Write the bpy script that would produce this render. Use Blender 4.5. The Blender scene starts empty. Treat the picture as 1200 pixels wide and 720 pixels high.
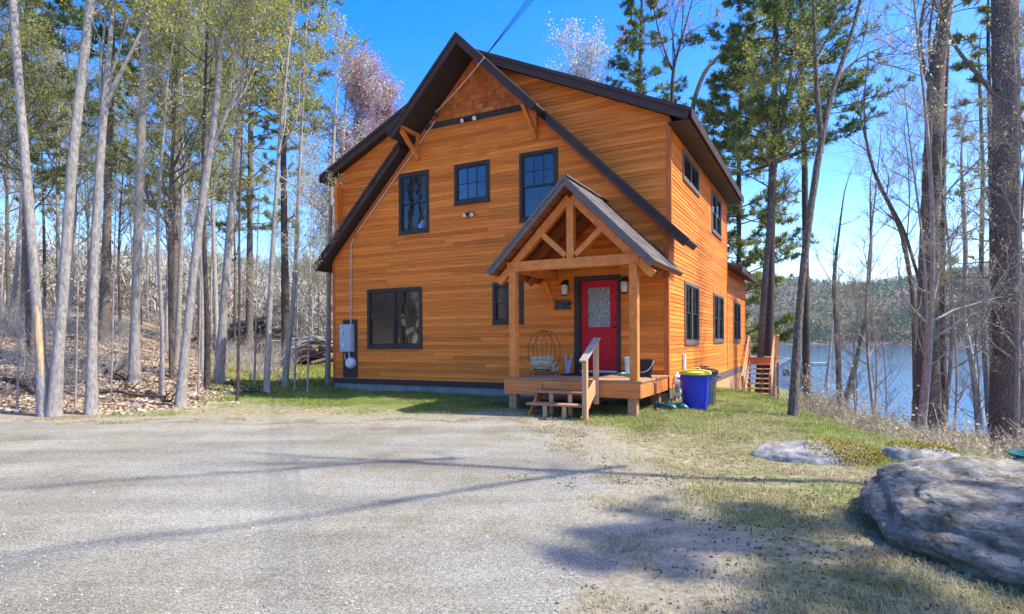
import bpy, bmesh, math, random
import numpy as np
from mathutils import Vector, Matrix

# ------------------------------------------------------------------ camera, sky, sun, exposure
sc = bpy.context.scene
R = math.radians
CAM_H = 1.5
FPX = 701.0                      # focal length in pixels of the 1200 px wide photograph
HOR_Y, ROLL = 400.2, -0.00587    # horizon row at the picture centre and its small tilt
cam_d = bpy.data.cameras.new('camera'); cam = bpy.data.objects.new('camera', cam_d)
sc.collection.objects.link(cam); sc.camera = cam
cam_d.sensor_fit = 'HORIZONTAL'; cam_d.sensor_width = 36.0; cam_d.lens = 36.0 * FPX / 1200.0
cam_d.shift_y = (HOR_Y - 360.0) / 1200.0
cam_d.clip_start = 0.05; cam_d.clip_end = 9000
cam.matrix_world = Matrix.Translation((0, 0, CAM_H)) @ Matrix.Rotation(R(90), 4, 'X') @ Matrix.Rotation(math.atan(ROLL), 4, 'Z')

SUN_EL = R(55); SUN_H = Vector((0.975, -0.222)).normalized()
S3 = Vector((SUN_H.x * math.cos(SUN_EL), SUN_H.y * math.cos(SUN_EL), math.sin(SUN_EL)))
w = bpy.data.worlds.new('World'); sc.world = w; w.use_nodes = True
nt = w.node_tree; nt.nodes.clear()
o_ = nt.nodes.new('ShaderNodeOutputWorld'); bg = nt.nodes.new('ShaderNodeBackground')
sky = nt.nodes.new('ShaderNodeTexSky'); sky.sky_type = 'NISHITA'; sky.sun_disc = False
sky.sun_elevation = SUN_EL; sky.sun_rotation = math.atan2(SUN_H.x, SUN_H.y)
sky.altitude = 300; sky.air_density = 1.0; sky.dust_density = 1.4; sky.ozone_density = 1.6
hs = nt.nodes.new('ShaderNodeHueSaturation'); hs.inputs['Saturation'].default_value = 1.56; hs.inputs['Hue'].default_value = 0.517
nt.links.new(sky.outputs[0], hs.inputs['Color']); nt.links.new(hs.outputs[0], bg.inputs['Color'])
bg.inputs['Strength'].default_value = 0.135
nt.links.new(bg.outputs[0], o_.inputs['Surface'])
sun_d = bpy.data.lights.new('sun', 'SUN'); sun_d.energy = 2.5; sun_d.angle = R(0.6); sun_d.color = (1.0, 0.94, 0.84)
sun = bpy.data.objects.new('sun', sun_d); sc.collection.objects.link(sun)
sun.rotation_mode = 'QUATERNION'; sun.rotation_quaternion = S3.to_track_quat('Z', 'Y'); sun.location = (20, -5, 30)
sc.view_settings.view_transform = 'Standard'; sc.view_settings.look = 'None'
sc.view_settings.exposure = 1.82; sc.view_settings.gamma = 1.0; sc.view_settings.use_curve_mapping = False
sc.cycles.max_bounces = 6; sc.cycles.transparent_max_bounces = 8
sc.cycles.diffuse_bounces = 3; sc.cycles.glossy_bounces = 3
sc.cycles.use_denoising = True

COL = sc.collection

# ------------------------------------------------------------------ photo pixels to directions
_th = math.atan(ROLL)
def ray(px, py):
    dx, dy = px - 600.0, py - HOR_Y
    c, s = math.cos(-_th), math.sin(-_th)
    return np.array([(c * dx - s * dy) / FPX, 1.0, -(s * dx + c * dy) / FPX])
def at(px, py, Y):
    p = ray(px, py) * Y; p[2] += CAM_H
    return p
# house frame: origin at its front right corner, a to the right along the front, b backwards
ANG = math.atan2(-701, 1335)
HU = np.array([math.cos(ANG), math.sin(ANG)]); HV = np.array([-HU[1], HU[0]])
HC = np.array([ray(783, 400)[0] * 12.97, 12.97])
def loc2w(a, b, z=0.0):
    p = HC + a * HU + b * HV
    return (float(p[0]), float(p[1]), float(z))

# ------------------------------------------------------------------ numpy noise
def _hash(ix, iy, seed):
    n = (ix.astype(np.int64) * 374761393 + iy.astype(np.int64) * 668265263 + seed * 1274126177) & 0x7fffffff
    n = ((n ^ (n >> 13)) * 1274126177) & 0x7fffffff
    return ((n ^ (n >> 16)) & 0xffff) / 65535.0
def vnoise(x, y, seed=0):
    ix, iy = np.floor(x), np.floor(y); fx, fy = x - ix, y - iy
    fx = fx * fx * (3 - 2 * fx); fy = fy * fy * (3 - 2 * fy)
    a = _hash(ix, iy, seed); b = _hash(ix + 1, iy, seed); c = _hash(ix, iy + 1, seed); d = _hash(ix + 1, iy + 1, seed)
    return (a * (1 - fx) + b * fx) * (1 - fy) + (c * (1 - fx) + d * fx) * fy
def fbm(x, y, seed=0, oct=4):
    t = 0.0; amp = 0.5
    for i in range(oct):
        t = t + amp * vnoise(x * 2 ** i, y * 2 ** i, seed + i * 17); amp *= 0.5
    return t
def sstep(e0, e1, x):
    t = np.clip((x - e0) / (e1 - e0), 0, 1)
    return t * t * (3 - 2 * t)

# ------------------------------------------------------------------ terrain height
LAKE_Z = -3.5
PH_C = [-180, -25, 0, 12, 19.6, 23.2, 26, 30, 35, 40, 60, 90, 120, 150, 180]
RC_ = [400, 400, 60, 20, 18.0, 16.2, 13.5, 11.0, 10.0, 9.2, 9.0, 11, 16, 60, 400]
PH_S = [-180, -25, 0, 15, 22, 26, 30, 33, 40, 60, 90, 120, 150, 180]
RS_ = [900, 900, 140, 104, 92, 80, 60, 52, 49, 47, 50, 62, 120, 900]
def hgt(x, y, fine=True):
    x = np.asarray(x, float); y = np.asarray(y, float)
    r = np.hypot(x, y); ph = np.degrees(np.arctan2(x, y))
    rc = np.interp(ph, PH_C, RC_); rs = np.interp(ph, PH_S, RS_)
    t = np.clip((r - rc) / (rs - rc), 0, 1)
    wr = sstep(-12, 4, ph) * (1 - sstep(140, 170, ph))
    h = wr * (LAKE_Z - 0.15) * (1 - (1 - t) ** 2.35)
    h = h - wr * 3.0 * sstep(0, 14, r - rs)
    # far shore and the wooded ridge beyond the lake
    rf = 640 + 60 * np.sin(ph * 0.09 + 1.0) + 30 * np.sin(ph * 0.31)
    ridge = 118 + 14 * np.sin(ph * 0.12 + 0.6) + 7 * np.sin(ph * 0.35)
    h = h + wr * ((ridge + 7) * sstep(-0.06, 1.0, (r - rf) / 760.0) ** 0.9)
    # left: leaf litter bank rising into the woods, then the wooded hill behind
    k = np.interp(ph, [-180, -120, -60, -40, -33, -27, -22, -10, 180], [0, .03, .10, .10, .085, .04, .006, 0, 0])
    h = h + (1 - wr) * k * np.clip(r - 14.5, 0, 45) * sstep(14, 22, r)
    h = h + (1 - wr) * 42 * sstep(70, 430, r) * (1 + 0.10 * np.sin(ph * 0.21))
    # gentle rise towards the house front
    dx, dy = x - HC[0], y - HC[1]
    a = dx * HU[0] + dy * HU[1]; b = dx * HV[0] + dy * HV[1]
    h = h + 0.13 * sstep(-4.5, -0.8, b) * sstep(-16, -10, a) * (1 - sstep(0.4, 3.5, a)) * (1 - sstep(3, 9, b))
    if fine:
        fade = 1 / (1 + (r / 40.0) ** 2)
        h = h + fade * 0.10 * (fbm(x * 0.35 + 9, y * 0.35 + 5, 3, 3) - 0.44)
        lawn = sstep(0.6, 2.5, x) + sstep(12, 16, r) * (x < 0.6)
        h = h + fade * np.clip(lawn, 0, 1) * 0.07 * (fbm(x * 2.1, y * 2.1, 8, 3) - 0.44)
        h = h + 0.02 * r * sstep(50, 300, r) * (fbm(x * 0.02, y * 0.02, 21, 4) - 0.45) * (h > LAKE_Z + 0.5)
    return h
def ghit(px, py):
    d = ray(px, py)
    ts = np.concatenate([np.arange(1.5, 60, 0.05), np.arange(60, 1500, 1.0)])
    z = CAM_H + d[2] * ts
    g = hgt(d[0] * ts, ts)
    i = np.argmax(z < g) if np.any(z < g) else len(ts) - 1
    return np.array([d[0] * ts[i], ts[i], g[i]])
def gz(x, y): return float(hgt(np.array([x]), np.array([y]))[0])

# ------------------------------------------------------------------ mesh helpers
def tag(o, label=None, cat=None, group=None, kind=None):
    if label: o['label'] = label
    if cat: o['category'] = cat
    if group: o['group'] = group
    if kind: o['kind'] = kind
    return o
def link(o, parent=None):
    COL.objects.link(o)
    if parent is not None: o.parent = parent
    return o
def empty(name, loc=(0, 0, 0), rz=0.0, label=None, cat=None, group=None):
    o = bpy.data.objects.new(name, None); o.location = loc; o.rotation_euler = (0, 0, rz); o.empty_display_size = 0.2
    link(o); return tag(o, label, cat, group)
def np_mesh(name, V, polys, smooth=False, tint=None, rgb=None):
    """polys: list of (k,n) index arrays"""
    me = bpy.data.meshes.new(name)
    V = np.ascontiguousarray(V, dtype=np.float32)
    me.vertices.add(len(V)); me.vertices.foreach_set('co', V.ravel())
    polys = [np.asarray(p, dtype=np.int32) for p in polys if len(p)]
    loops = np.concatenate([p.ravel() for p in polys])
    tot = np.concatenate([np.full(len(p), p.shape[1], dtype=np.int32) for p in polys])
    st = np.concatenate([[0], np.cumsum(tot)[:-1]]).astype(np.int32)
    me.loops.add(len(loops)); me.loops.foreach_set('vertex_index', loops)
    me.polygons.add(len(tot)); me.polygons.foreach_set('loop_start', st)
    try: me.polygons.foreach_set('loop_total', tot)
    except Exception: pass
    if smooth: me.polygons.foreach_set('use_smooth', np.ones(len(tot), dtype=bool))
    if tint is not None:
        at_ = me.attributes.new('tint', 'FLOAT', 'POINT'); at_.data.foreach_set('value', np.ascontiguousarray(tint, dtype=np.float32))
    if rgb is not None:
        at_ = me.attributes.new('zone', 'FLOAT_COLOR', 'POINT')
        c = np.ones((len(V), 4), dtype=np.float32); c[:, :rgb.shape[1]] = rgb
        at_.data.foreach_set('color', c.ravel())
    me.update(calc_edges=True)
    return me
def np_obj(name, V, polys, mat, parent=None, **kw):
    me = np_mesh(name, V, polys, **kw); me.materials.append(mat)
    return link(bpy.data.objects.new(name, me), parent)

ID = lambda s, w, z: (s, w, z)
class MB:
    """collects shapes; build() links them as ONE mesh object. mp maps (s along, w outward, z) to local axes."""
    def __init__(self, mp=ID): self.v = []; self.f = []; self.mp = mp
    def add(self, vs, fs):
        n = len(self.v); self.v += [self.mp(*p) for p in vs]; self.f += [[n + i for i in f] for f in fs]; return self
    def box(self, s0, s1, w0, w1, z0, z1):
        vs = [(s, w_, z) for z in (z0, z1) for w_ in (w0, w1) for s in (s0, s1)]
        return self.add(vs, [(0, 2, 3, 1), (4, 5, 7, 6), (0, 1, 5, 4), (2, 6, 7, 3), (0, 4, 6, 2), (1, 3, 7, 5)])
    def prism(self, poly, w0, w1):
        n = len(poly); vs = [(s, w0, z) for s, z in poly] + [(s, w1, z) for s, z in poly]
        fs = [tuple(range(n))[::-1], tuple(range(n, 2 * n))] + [(i, (i + 1) % n, n + (i + 1) % n, n + i) for i in range(n)]
        return self.add(vs, fs)
    def bar(self, p, q, wd, ht, up=(0, 0, 1)):
        p, q = Vector(p), Vector(q); d = (q - p).normalized(); u = Vector(up)
        x = d.cross(u).normalized() * wd / 2; y = x.cross(d).normalized() * ht / 2
        vs = [tuple(c + i * x + j * y) for c in (p, q) for i, j in ((-1, -1), (1, -1), (1, 1), (-1, 1))]
        return self.add(vs, [(0, 3, 2, 1), (4, 5, 6, 7), (0, 1, 5, 4), (1, 2, 6, 5), (2, 3, 7, 6), (3, 0, 4, 7)])
    def tube(self, pts, r, n=8, cap=True):
        pts = [Vector(p) for p in pts]; rs = r if isinstance(r, (list, tuple)) else [r] * len(pts)
        vs = []
        for i, p in enumerate(pts):
            t = (pts[min(i + 1, len(pts) - 1)] - pts[max(i - 1, 0)]).normalized()
            ref = Vector((0, 0, 1)) if abs(t.z) < 0.8 else Vector((1, 0, 0))
            x = t.cross(ref).normalized(); y = t.cross(x)
            vs += [tuple(p + rs[i] * (math.cos(a) * x + math.sin(a) * y)) for a in [2 * math.pi * k / n for k in range(n)]]
        m = len(pts)
        fs = [(i * n + k, i * n + (k + 1) % n, (i + 1) * n + (k + 1) % n, (i + 1) * n + k) for i in range(m - 1) for k in range(n)]
        if cap: fs += [tuple(range(n))[::-1], tuple(range((m - 1) * n, m * n))]
        return self.add(vs, fs)
    def lathe(self, prof, o=(0, 0, 0), n=24, cap=True):
        vs = [(o[0] + r * math.cos(2 * math.pi * k / n), o[1] + r * math.sin(2 * math.pi * k / n), o[2] + z) for r, z in prof for k in range(n)]
        m = len(prof)
        fs = [(i * n + k, i * n + (k + 1) % n, (i + 1) * n + (k + 1) % n, (i + 1) * n + k) for i in range(m - 1) for k in range(n)]
        if cap: fs += [tuple(range(n))[::-1], tuple(range((m - 1) * n, m * n))]
        return self.add(vs, fs)
    def mesh(self, name, mat, smooth=False):
        me = bpy.data.meshes.new(name); me.from_pydata(self.v, [], self.f); me.materials.append(mat)
        bm = bmesh.new(); bm.from_mesh(me); bmesh.ops.recalc_face_normals(bm, faces=bm.faces); bm.to_mesh(me); bm.free()
        if smooth:
            for p in me.polygons: p.use_smooth = True
            try: me.set_sharp_from_angle(angle=R(40))
            except Exception: pass
        return me
    def build(self, name, mat, parent=None, smooth=False, bevel=0.0):
        o = link(bpy.data.objects.new(name, self.mesh(name, mat, smooth)), parent)
        if bevel:
            b = o.modifiers.new('bevel', 'BEVEL'); b.width = bevel; b.segments = 2; b.limit_method = 'ANGLE'
        return o

# ------------------------------------------------------------------ materials
MATS = {}
def material(name, cols, coord='Object', stretch=(1, 1, 1), ns=5.0, detail=6.0, rough=0.6, rough2=None, bump=0.0, bns=None, bstretch=None,
             island=0.0, hue=0.0, spec=0.35, metal=0.0, trans=0.0, tint=False, coat=0.0, pos=None, bdist=0.01, ndist=0.0, nrough=0.6):
    m = bpy.data.materials.new(name); m.use_nodes = True; t = m.node_tree; N = t.nodes; Lk = t.links.new
    p = N['Principled BSDF']; out = N['Material Output']
    p.inputs['Roughness'].default_value = rough; p.inputs['Specular IOR Level'].default_value = spec; p.inputs['Metallic'].default_value = metal
    if coat: p.inputs['Coat Weight'].default_value = coat; p.inputs['Coat Roughness'].default_value = 0.15
    tc = N.new('ShaderNodeTexCoord'); mp = N.new('ShaderNodeMapping'); mp.inputs['Scale'].default_value = stretch
    Lk(tc.outputs[coord], mp.inputs['Vector'])
    no = N.new('ShaderNodeTexNoise'); no.inputs['Scale'].default_value = ns; no.inputs['Detail'].default_value = detail; no.inputs['Roughness'].default_value = nrough
    no.inputs['Distortion'].default_value = ndist
    Lk(mp.outputs[0], no.inputs['Vector'])
    cr = N.new('ShaderNodeValToRGB'); el = cr.color_ramp.elements
    pos = pos or [0.3 + 0.4 * i / max(1, len(cols) - 1) for i in range(len(cols))]
    el[0].position, el[0].color = pos[0], (*cols[0], 1)
    el[1].position, el[1].color = pos[-1], (*cols[-1], 1)
    for c, q in list(zip(cols, pos))[1:-1]:
        e = el.new(q); e.color = (*c, 1)
    fac = no.outputs['Fac']
    if tint:
        ta = N.new('ShaderNodeAttribute'); ta.attribute_name = 'tint'
        mx = N.new('ShaderNodeMath'); mx.operation = 'MULTIPLY_ADD'; mx.inputs[1].default_value = 0.25
        Lk(no.outputs['Fac'], mx.inputs[0])
        m2 = N.new('ShaderNodeMath'); m2.operation = 'MULTIPLY'; m2.inputs[1].default_value = 0.75
        Lk(ta.outputs['Fac'], m2.inputs[0]); Lk(m2.outputs[0], mx.inputs[2]); fac = mx.outputs[0]
    Lk(fac, cr.inputs['Fac']); col = cr.outputs['Color']
    if island or hue:
        ge = N.new('ShaderNodeNewGeometry'); hv = N.new('ShaderNodeHueSaturation')
        mr = N.new('ShaderNodeMapRange'); mr.inputs['To Min'].default_value = 1 - island; mr.inputs['To Max'].default_value = 1 + island
        Lk(ge.outputs['Random Per Island'], mr.inputs['Value']); Lk(mr.outputs[0], hv.inputs['Value'])
        if hue:
            wn = N.new('ShaderNodeTexWhiteNoise'); wn.noise_dimensions = '1D'; Lk(ge.outputs['Random Per Island'], wn.inputs['W'])
            m3 = N.new('ShaderNodeMapRange'); m3.inputs['To Min'].default_value = 0.5 - hue; m3.inputs['To Max'].default_value = 0.5 + hue
            Lk(wn.outputs['Value'], m3.inputs['Value']); Lk(m3.outputs[0], hv.inputs['Hue'])
        Lk(col, hv.inputs['Color']); col = hv.outputs['Color']
    Lk(col, p.inputs['Base Color'])
    if rough2 is not None:
        rr = N.new('ShaderNodeMapRange'); rr.inputs['To Min'].default_value = rough; rr.inputs['To Max'].default_value = rough2
        Lk(no.outputs['Fac'], rr.inputs['Value']); Lk(rr.outputs[0], p.inputs['Roughness'])
    if bump:
        n2 = N.new('ShaderNodeTexNoise'); n2.inputs['Scale'].default_value = bns or ns * 3; n2.inputs['Detail'].default_value = 8; n2.inputs['Roughness'].default_value = max(0.65, nrough)
        m4 = N.new('ShaderNodeMapping'); m4.inputs['Scale'].default_value = bstretch or stretch
        Lk(tc.outputs[coord], m4.inputs['Vector']); Lk(m4.outputs[0], n2.inputs['Vector'])
        bp = N.new('ShaderNodeBump'); bp.inputs['Strength'].default_value = bump; bp.inputs['Distance'].default_value = bdist
        Lk(n2.outputs['Fac'], bp.inputs['Height']); Lk(bp.outputs[0], p.inputs['Normal'])
    if trans:
        tr = N.new('ShaderNodeBsdfTranslucent'); ms = N.new('ShaderNodeMixShader'); ms.inputs[0].default_value = trans
        Lk(col, tr.inputs['Color']); Lk(p.outputs[0], ms.inputs[1]); Lk(tr.outputs[0], ms.inputs[2]); Lk(ms.outputs[0], out.inputs['Surface'])
    MATS[name] = m
    return m

# stained cedar: s runs along a or b, grain along the board
cedar = material('cedar_siding', [(0.56, 0.130, 0.016), (0.78, 0.212, 0.029), (0.86, 0.290, 0.055)], stretch=(0.9, 0.9, 26), ns=1.6, detail=8, rough=0.5, rough2=0.7,
                 bump=0.25, bns=3.0, bstretch=(1.5, 1.5, 60), island=0.25, hue=0.003, spec=0.15, bdist=0.004)
cedar_sh = material('cedar_shingle', [(0.42, 0.095, 0.012), (0.58, 0.150, 0.020), (0.68, 0.20, 0.032)], stretch=(14, 14, 1.6), ns=2.0, rough=0.6, bump=0.3, bns=4, island=0.26, hue=0.014, bdist=0.004)
timber = material('porch_timber', [(0.58, 0.165, 0.022), (0.72, 0.235, 0.036), (0.80, 0.30, 0.06)], stretch=(3, 3, 3), ns=2.5, detail=8, rough=0.55, bump=0.2, bns=9, island=0.1, hue=0.008, bdist=0.004)
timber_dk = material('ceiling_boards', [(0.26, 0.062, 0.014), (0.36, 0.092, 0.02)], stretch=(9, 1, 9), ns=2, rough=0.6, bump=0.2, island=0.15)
deckwood = material('deck_wood', [(0.30, 0.15, 0.075), (0.42, 0.22, 0.11), (0.50, 0.28, 0.15)], stretch=(1.2, 9, 9), ns=2.5, rough=0.7, bump=0.3, bns=8, island=0.14, bdist=0.004)
deckedge = material('deck_fascia', [(0.50, 0.14, 0.030), (0.64, 0.20, 0.048), (0.70, 0.26, 0.075)], stretch=(1.2, 1.2, 14), ns=2.5, rough=0.6, bump=0.25, bns=8, island=0.14, bdist=0.004)
newcedar = material('pale_cedar', [(0.46, 0.24, 0.10), (0.60, 0.34, 0.16), (0.66, 0.40, 0.21)], stretch=(6, 6, 1.2), ns=3, rough=0.65, bump=0.25, bns=8, island=0.12, bdist=0.004)
greywood = material('weathered_wood', [(0.24, 0.19, 0.15), (0.36, 0.30, 0.24), (0.45, 0.39, 0.32)], stretch=(8, 8, 1.2), ns=3, rough=0.8, bump=0.4, bns=9, island=0.12)
trimm = material('dark_trim', [(0.046, 0.032, 0.026), (0.066, 0.048, 0.041)], stretch=(2, 2, 2), ns=4, rough=0.5, rough2=0.65, bump=0.08, spec=0.2)
fasc = material('fascia_paint', [(0.052, 0.032, 0.026), (0.078, 0.050, 0.042)], stretch=(1.5, 1.5, 1.5), ns=3, rough=0.5, rough2=0.7, bump=0.1, spec=0.2)
soff = material('soffit_paint', [(0.035, 0.024, 0.021), (0.05, 0.036, 0.031)], ns=3, rough=0.6)
shingle = material('asphalt_shingle', [(0.075, 0.058, 0.048), (0.125, 0.10, 0.085), (0.20, 0.175, 0.15)], ns=40, rough=0.9, bump=0.6, bns=150, island=0.3)
concrete = material('concrete', [(0.20, 0.20, 0.20), (0.27, 0.27, 0.26), (0.33, 0.33, 0.32)], ns=3, rough=0.85, bump=0.25, bns=30)
redpaint = material('red_paint', [(0.52, 0.006, 0.014), (0.60, 0.009, 0.018)], ns=4, rough=0.4, bump=0.05, spec=0.2)
sashm = material('sash_paint', [(0.022, 0.018, 0.018), (0.032, 0.026, 0.026)], ns=5, rough=0.4)
greytrim = material('weathered_trim', [(0.12, 0.09, 0.075), (0.19, 0.15, 0.125)], stretch=(3, 3, 3), ns=4, rough=0.5, bump=0.1)
boxgrey = material('grey_enamel', [(0.36, 0.40, 0.44), (0.44, 0.48, 0.52)], ns=5, rough=0.4, bump=0.05)
galv = material('galvanised_steel', [(0.42, 0.43, 0.45), (0.58, 0.59, 0.61)], ns=12, rough=0.4, metal=0.6)
pvc = material('tan_conduit', [(0.50, 0.36, 0.26), (0.60, 0.45, 0.34)], ns=5, rough=0.5)
blackm = material('black_metal', [(0.012, 0.012, 0.013), (0.03, 0.03, 0.03)], ns=8, rough=0.45, metal=0.3)
blackp = material('black_plastic', [(0.010, 0.011, 0.012), (0.02, 0.021, 0.023)], ns=5, rough=0.4, bump=0.05)
whitep = material('white_plastic', [(0.70, 0.70, 0.68), (0.80, 0.80, 0.78)], ns=6, rough=0.45)
bluep = material('blue_plastic', [(0.006, 0.020, 0.33), (0.010, 0.035, 0.46)], stretch=(1, 1, 0.3), ns=8, rough=0.38, rough2=0.5, bump=0.06, spec=0.5)
yellowp = material('yellow_plastic', [(0.55, 0.44, 0.03), (0.72, 0.60, 0.06)], ns=5, rough=0.45, bump=0.05)
greyp = material('grey_plastic', [(0.06, 0.066, 0.07), (0.10, 0.105, 0.11)], ns=6, rough=0.5)
tealp = material('teal_rubber', [(0.008, 0.085, 0.085), (0.015, 0.14, 0.13)], ns=7, rough=0.35, spec=0.5)
mintp = material('mint_plastic', [(0.12, 0.42, 0.34), (0.2, 0.5, 0.42)], ns=5, rough=0.5)
paleglass = material('lamp_glass', [(0.62, 0.62, 0.58), (0.74, 0.74, 0.70)], ns=9, rough=0.25)
cloth = material('curtain_cloth', [(0.55, 0.55, 0.56), (0.70, 0.70, 0.70)], stretch=(30, 30, 1), ns=2, rough=0.9)
plaster = material('interior_plaster', [(0.09, 0.08, 0.07), (0.12, 0.105, 0.09)], ns=3, rough=0.9)
paintw = material('shed_paint', [(0.50, 0.48, 0.45), (0.62, 0.60, 0.57)], stretch=(1, 1, 8), ns=3, rough=0.7, bump=0.15)
darkmat = material('door_mat_fibre', [(0.015, 0.017, 0.022), (0.035, 0.035, 0.04)], ns=60, rough=0.95, bump=0.4)
splitwood = material('split_firewood', [(0.45, 0.33, 0.17), (0.62, 0.50, 0.30), (0.35, 0.25, 0.13)], ns=6, rough=0.8, bump=0.4, island=0.2)
lightbark = None

def glass_mat(name, tintc=(0.55, 0.58, 0.62), ior=1.68, rough=0.02, bump=0.07):
    m = bpy.data.materials.new(name); m.use_nodes = True; t = m.node_tree; N = t.nodes; Lk = t.links.new; N.remove(N['Principled BSDF'])
    tr = N.new('ShaderNodeBsdfTransparent'); tr.inputs['Color'].default_value = (*tintc, 1)
    gl = N.new('ShaderNodeBsdfGlossy'); gl.inputs['Roughness'].default_value = rough; gl.inputs['Color'].default_value = (0.95, 0.96, 1, 1)
    fr = N.new('ShaderNodeFresnel'); fr.inputs['IOR'].default_value = ior
    ms = N.new('ShaderNodeMixShader'); Lk(fr.outputs[0], ms.inputs[0]); Lk(tr.outputs[0], ms.inputs[1]); Lk(gl.outputs[0], ms.inputs[2])
    tc = N.new('ShaderNodeTexCoord'); no = N.new('ShaderNodeTexNoise'); no.inputs['Scale'].default_value = 2.5; no.inputs['Detail'].default_value = 1
    bp = N.new('ShaderNodeBump'); bp.inputs['Strength'].default_value = bump; bp.inputs['Distance'].default_value = 0.05
    Lk(tc.outputs['Object'], no.inputs['Vector']); Lk(no.outputs['Fac'], bp.inputs['Height']); Lk(bp.outputs[0], gl.inputs['Normal'])
    Lk(ms.outputs[0], N['Material Output'].inputs['Surface']); return m
glass = glass_mat('window_glass')
doorglass = material('painted_reflection_glass', [(0.04, 0.045, 0.04), (0.30, 0.31, 0.29), (0.05, 0.055, 0.05), (0.46, 0.46, 0.43)], ns=15, detail=5, rough=0.15, bump=0.8, bns=30, spec=0.8, pos=[0.36, 0.46, 0.53, 0.62], ndist=1.5)  # decorative door glass; its reflections are painted into the colour as light and dark blotches

# ================================================================== GROUND, DRIVEWAY, LAKE
def ground_material():
    m = bpy.data.materials.new('ground_soil'); m.use_nodes = True; t = m.node_tree; N = t.nodes; Lk = t.links.new
    p = N['Principled BSDF']; p.inputs['Roughness'].default_value = 0.95; p.inputs['Specular IOR Level'].default_value = 0.1
    tc = N.new('ShaderNodeTexCoord'); za = N.new('ShaderNodeAttribute'); za.attribute_name = 'zone'
    sp = N.new('ShaderNodeSeparateColor'); Lk(za.outputs['Color'], sp.inputs[0])
    def noise(s, d=6, r=0.62):
        n = N.new('ShaderNodeTexNoise'); n.inputs['Scale'].default_value = s; n.inputs['Detail'].default_value = d; n.inputs['Roughness'].default_value = r
        Lk(tc.outputs['Object'], n.inputs['Vector']); return n.outputs['Fac']
    def ramp(f, cols):
        c = N.new('ShaderNodeValToRGB'); e = c.color_ramp.elements
        e[0].position, e[0].color = cols[0][0], (*cols[0][1], 1); e[1].position, e[1].color = cols[-1][0], (*cols[-1][1], 1)
        for q, k in cols[1:-1]: x = e.new(q); x.color = (*k, 1)
        Lk(f, c.inputs['Fac']); return c.outputs['Color']
    def mix(f, a, b):
        x = N.new('ShaderNodeMix'); x.data_type = 'RGBA'; Lk(f, x.inputs[0]); Lk(a, x.inputs[6]); Lk(b, x.inputs[7]); return x.outputs[2]
    def mth(op, a, b):
        x = N.new('ShaderNodeMath'); x.operation = op; x.use_clamp = True
        for i, q in enumerate((a, b)):
            if isinstance(q, (int, float)): x.inputs[i].default_value = q
            else: Lk(q, x.inputs[i])
        return x.outputs[0]
    straw = ramp(noise(9, 8, 0.7), [(0.30, (0.07, 0.06, 0.04)), (0.43, (0.20, 0.17, 0.095)), (0.56, (0.32, 0.275, 0.16)), (0.72, (0.44, 0.40, 0.27))])
    green = ramp(noise(12, 8, 0.7), [(0.3, (0.06, 0.07, 0.018)), (0.5, (0.16, 0.19, 0.045)), (0.7, (0.28, 0.29, 0.09))])
    litter = ramp(noise(7, 9, 0.75), [(0.28, (0.05, 0.03, 0.018)), (0.45, (0.20, 0.115, 0.06)), (0.58, (0.32, 0.20, 0.115)), (0.72, (0.42, 0.30, 0.20))])
    wood = ramp(noise(0.05, 9, 0.75), [(0.3, (0.05, 0.06, 0.03)), (0.5, (0.16, 0.13, 0.09)), (0.7, (0.24, 0.20, 0.15))])
    gn = noise(0.8, 7, 0.72)
    gfac = mth('MULTIPLY', mth('MULTIPLY', mth('SUBTRACT', mth('ADD', sp.outputs[1], gn), 0.72), 4.0), 1.0)
    c = mix(gfac, straw, green)
    lf = mth('MULTIPLY', mth('SUBTRACT', mth('ADD', sp.outputs[0], noise(0.7, 6, 0.7)), 0.9), 6.0)
    c = mix(lf, c, litter)
    c = mix(sp.outputs[2], c, wood)
    dirtc = ramp(noise(34, 8, 0.75), [(0.30, (0.10, 0.085, 0.06)), (0.45, (0.24, 0.215, 0.17)), (0.58, (0.34, 0.31, 0.255)), (0.70, (0.50, 0.47, 0.41))])
    df = mth('MULTIPLY', mth('SUBTRACT', mth('ADD', za.outputs['Alpha'], noise(1.6, 7, 0.72)), 0.86), 4.0)
    c = mix(df, c, dirtc)
    Lk(c, p.inputs['Base Color'])
    b = N.new('ShaderNodeBump'); b.inputs['Strength'].default_value = 0.7; b.inputs['Distance'].default_value = 0.03; Lk(noise(28, 8, 0.75), b.inputs['Height']); Lk(b.outputs[0], p.inputs['Normal'])
    return m

# gravel driveway: a sheet over the ground whose ragged edge dips under it
def drive_d(x, y):
    n = fbm(x * 0.9, y * 0.9, 41, 4) - 0.47; n2 = fbm(x * 3.5, y * 3.5, 47, 3) - 0.44
    right = np.interp(y, [-30, 0, 3, 5.5, 8, 10, 13], [6, 1.2, 0.15, 0.75, 0.95, 0.3, -0.6])
    back = np.interp(x, [-40, -14, -9, -4, 0, 3], [10.6, 11.2, 11.7, 11.0, 11.3, 10.6])
    return np.minimum((right - x) * 0.9, (back - y)) + 1.6 * n + 0.7 * n2
azs = np.radians(np.concatenate([np.arange(-50, 52, 0.25), np.arange(52, 310, 3.0)]))
rs_ = np.concatenate([[0.25], np.geomspace(0.6, 60, 210), np.geomspace(63, 2600, 120)])
A_, R_ = np.meshgrid(azs, rs_)
GX, GY = R_ * np.sin(A_), R_ * np.cos(A_)
GZ = hgt(GX, GY)
na, nr = len(azs), len(rs_)
idx = np.arange(na * nr).reshape(nr, na)
nx = np.roll(idx, -1, axis=1)
quads = np.stack([idx[:-1], nx[:-1], nx[1:], idx[1:]], -1).reshape(-1, 4)
V = np.stack([GX.ravel(), GY.ravel(), GZ.ravel()], 1)
V = np.vstack([V, [[0, 0, gz(0, 0)]]])
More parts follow.
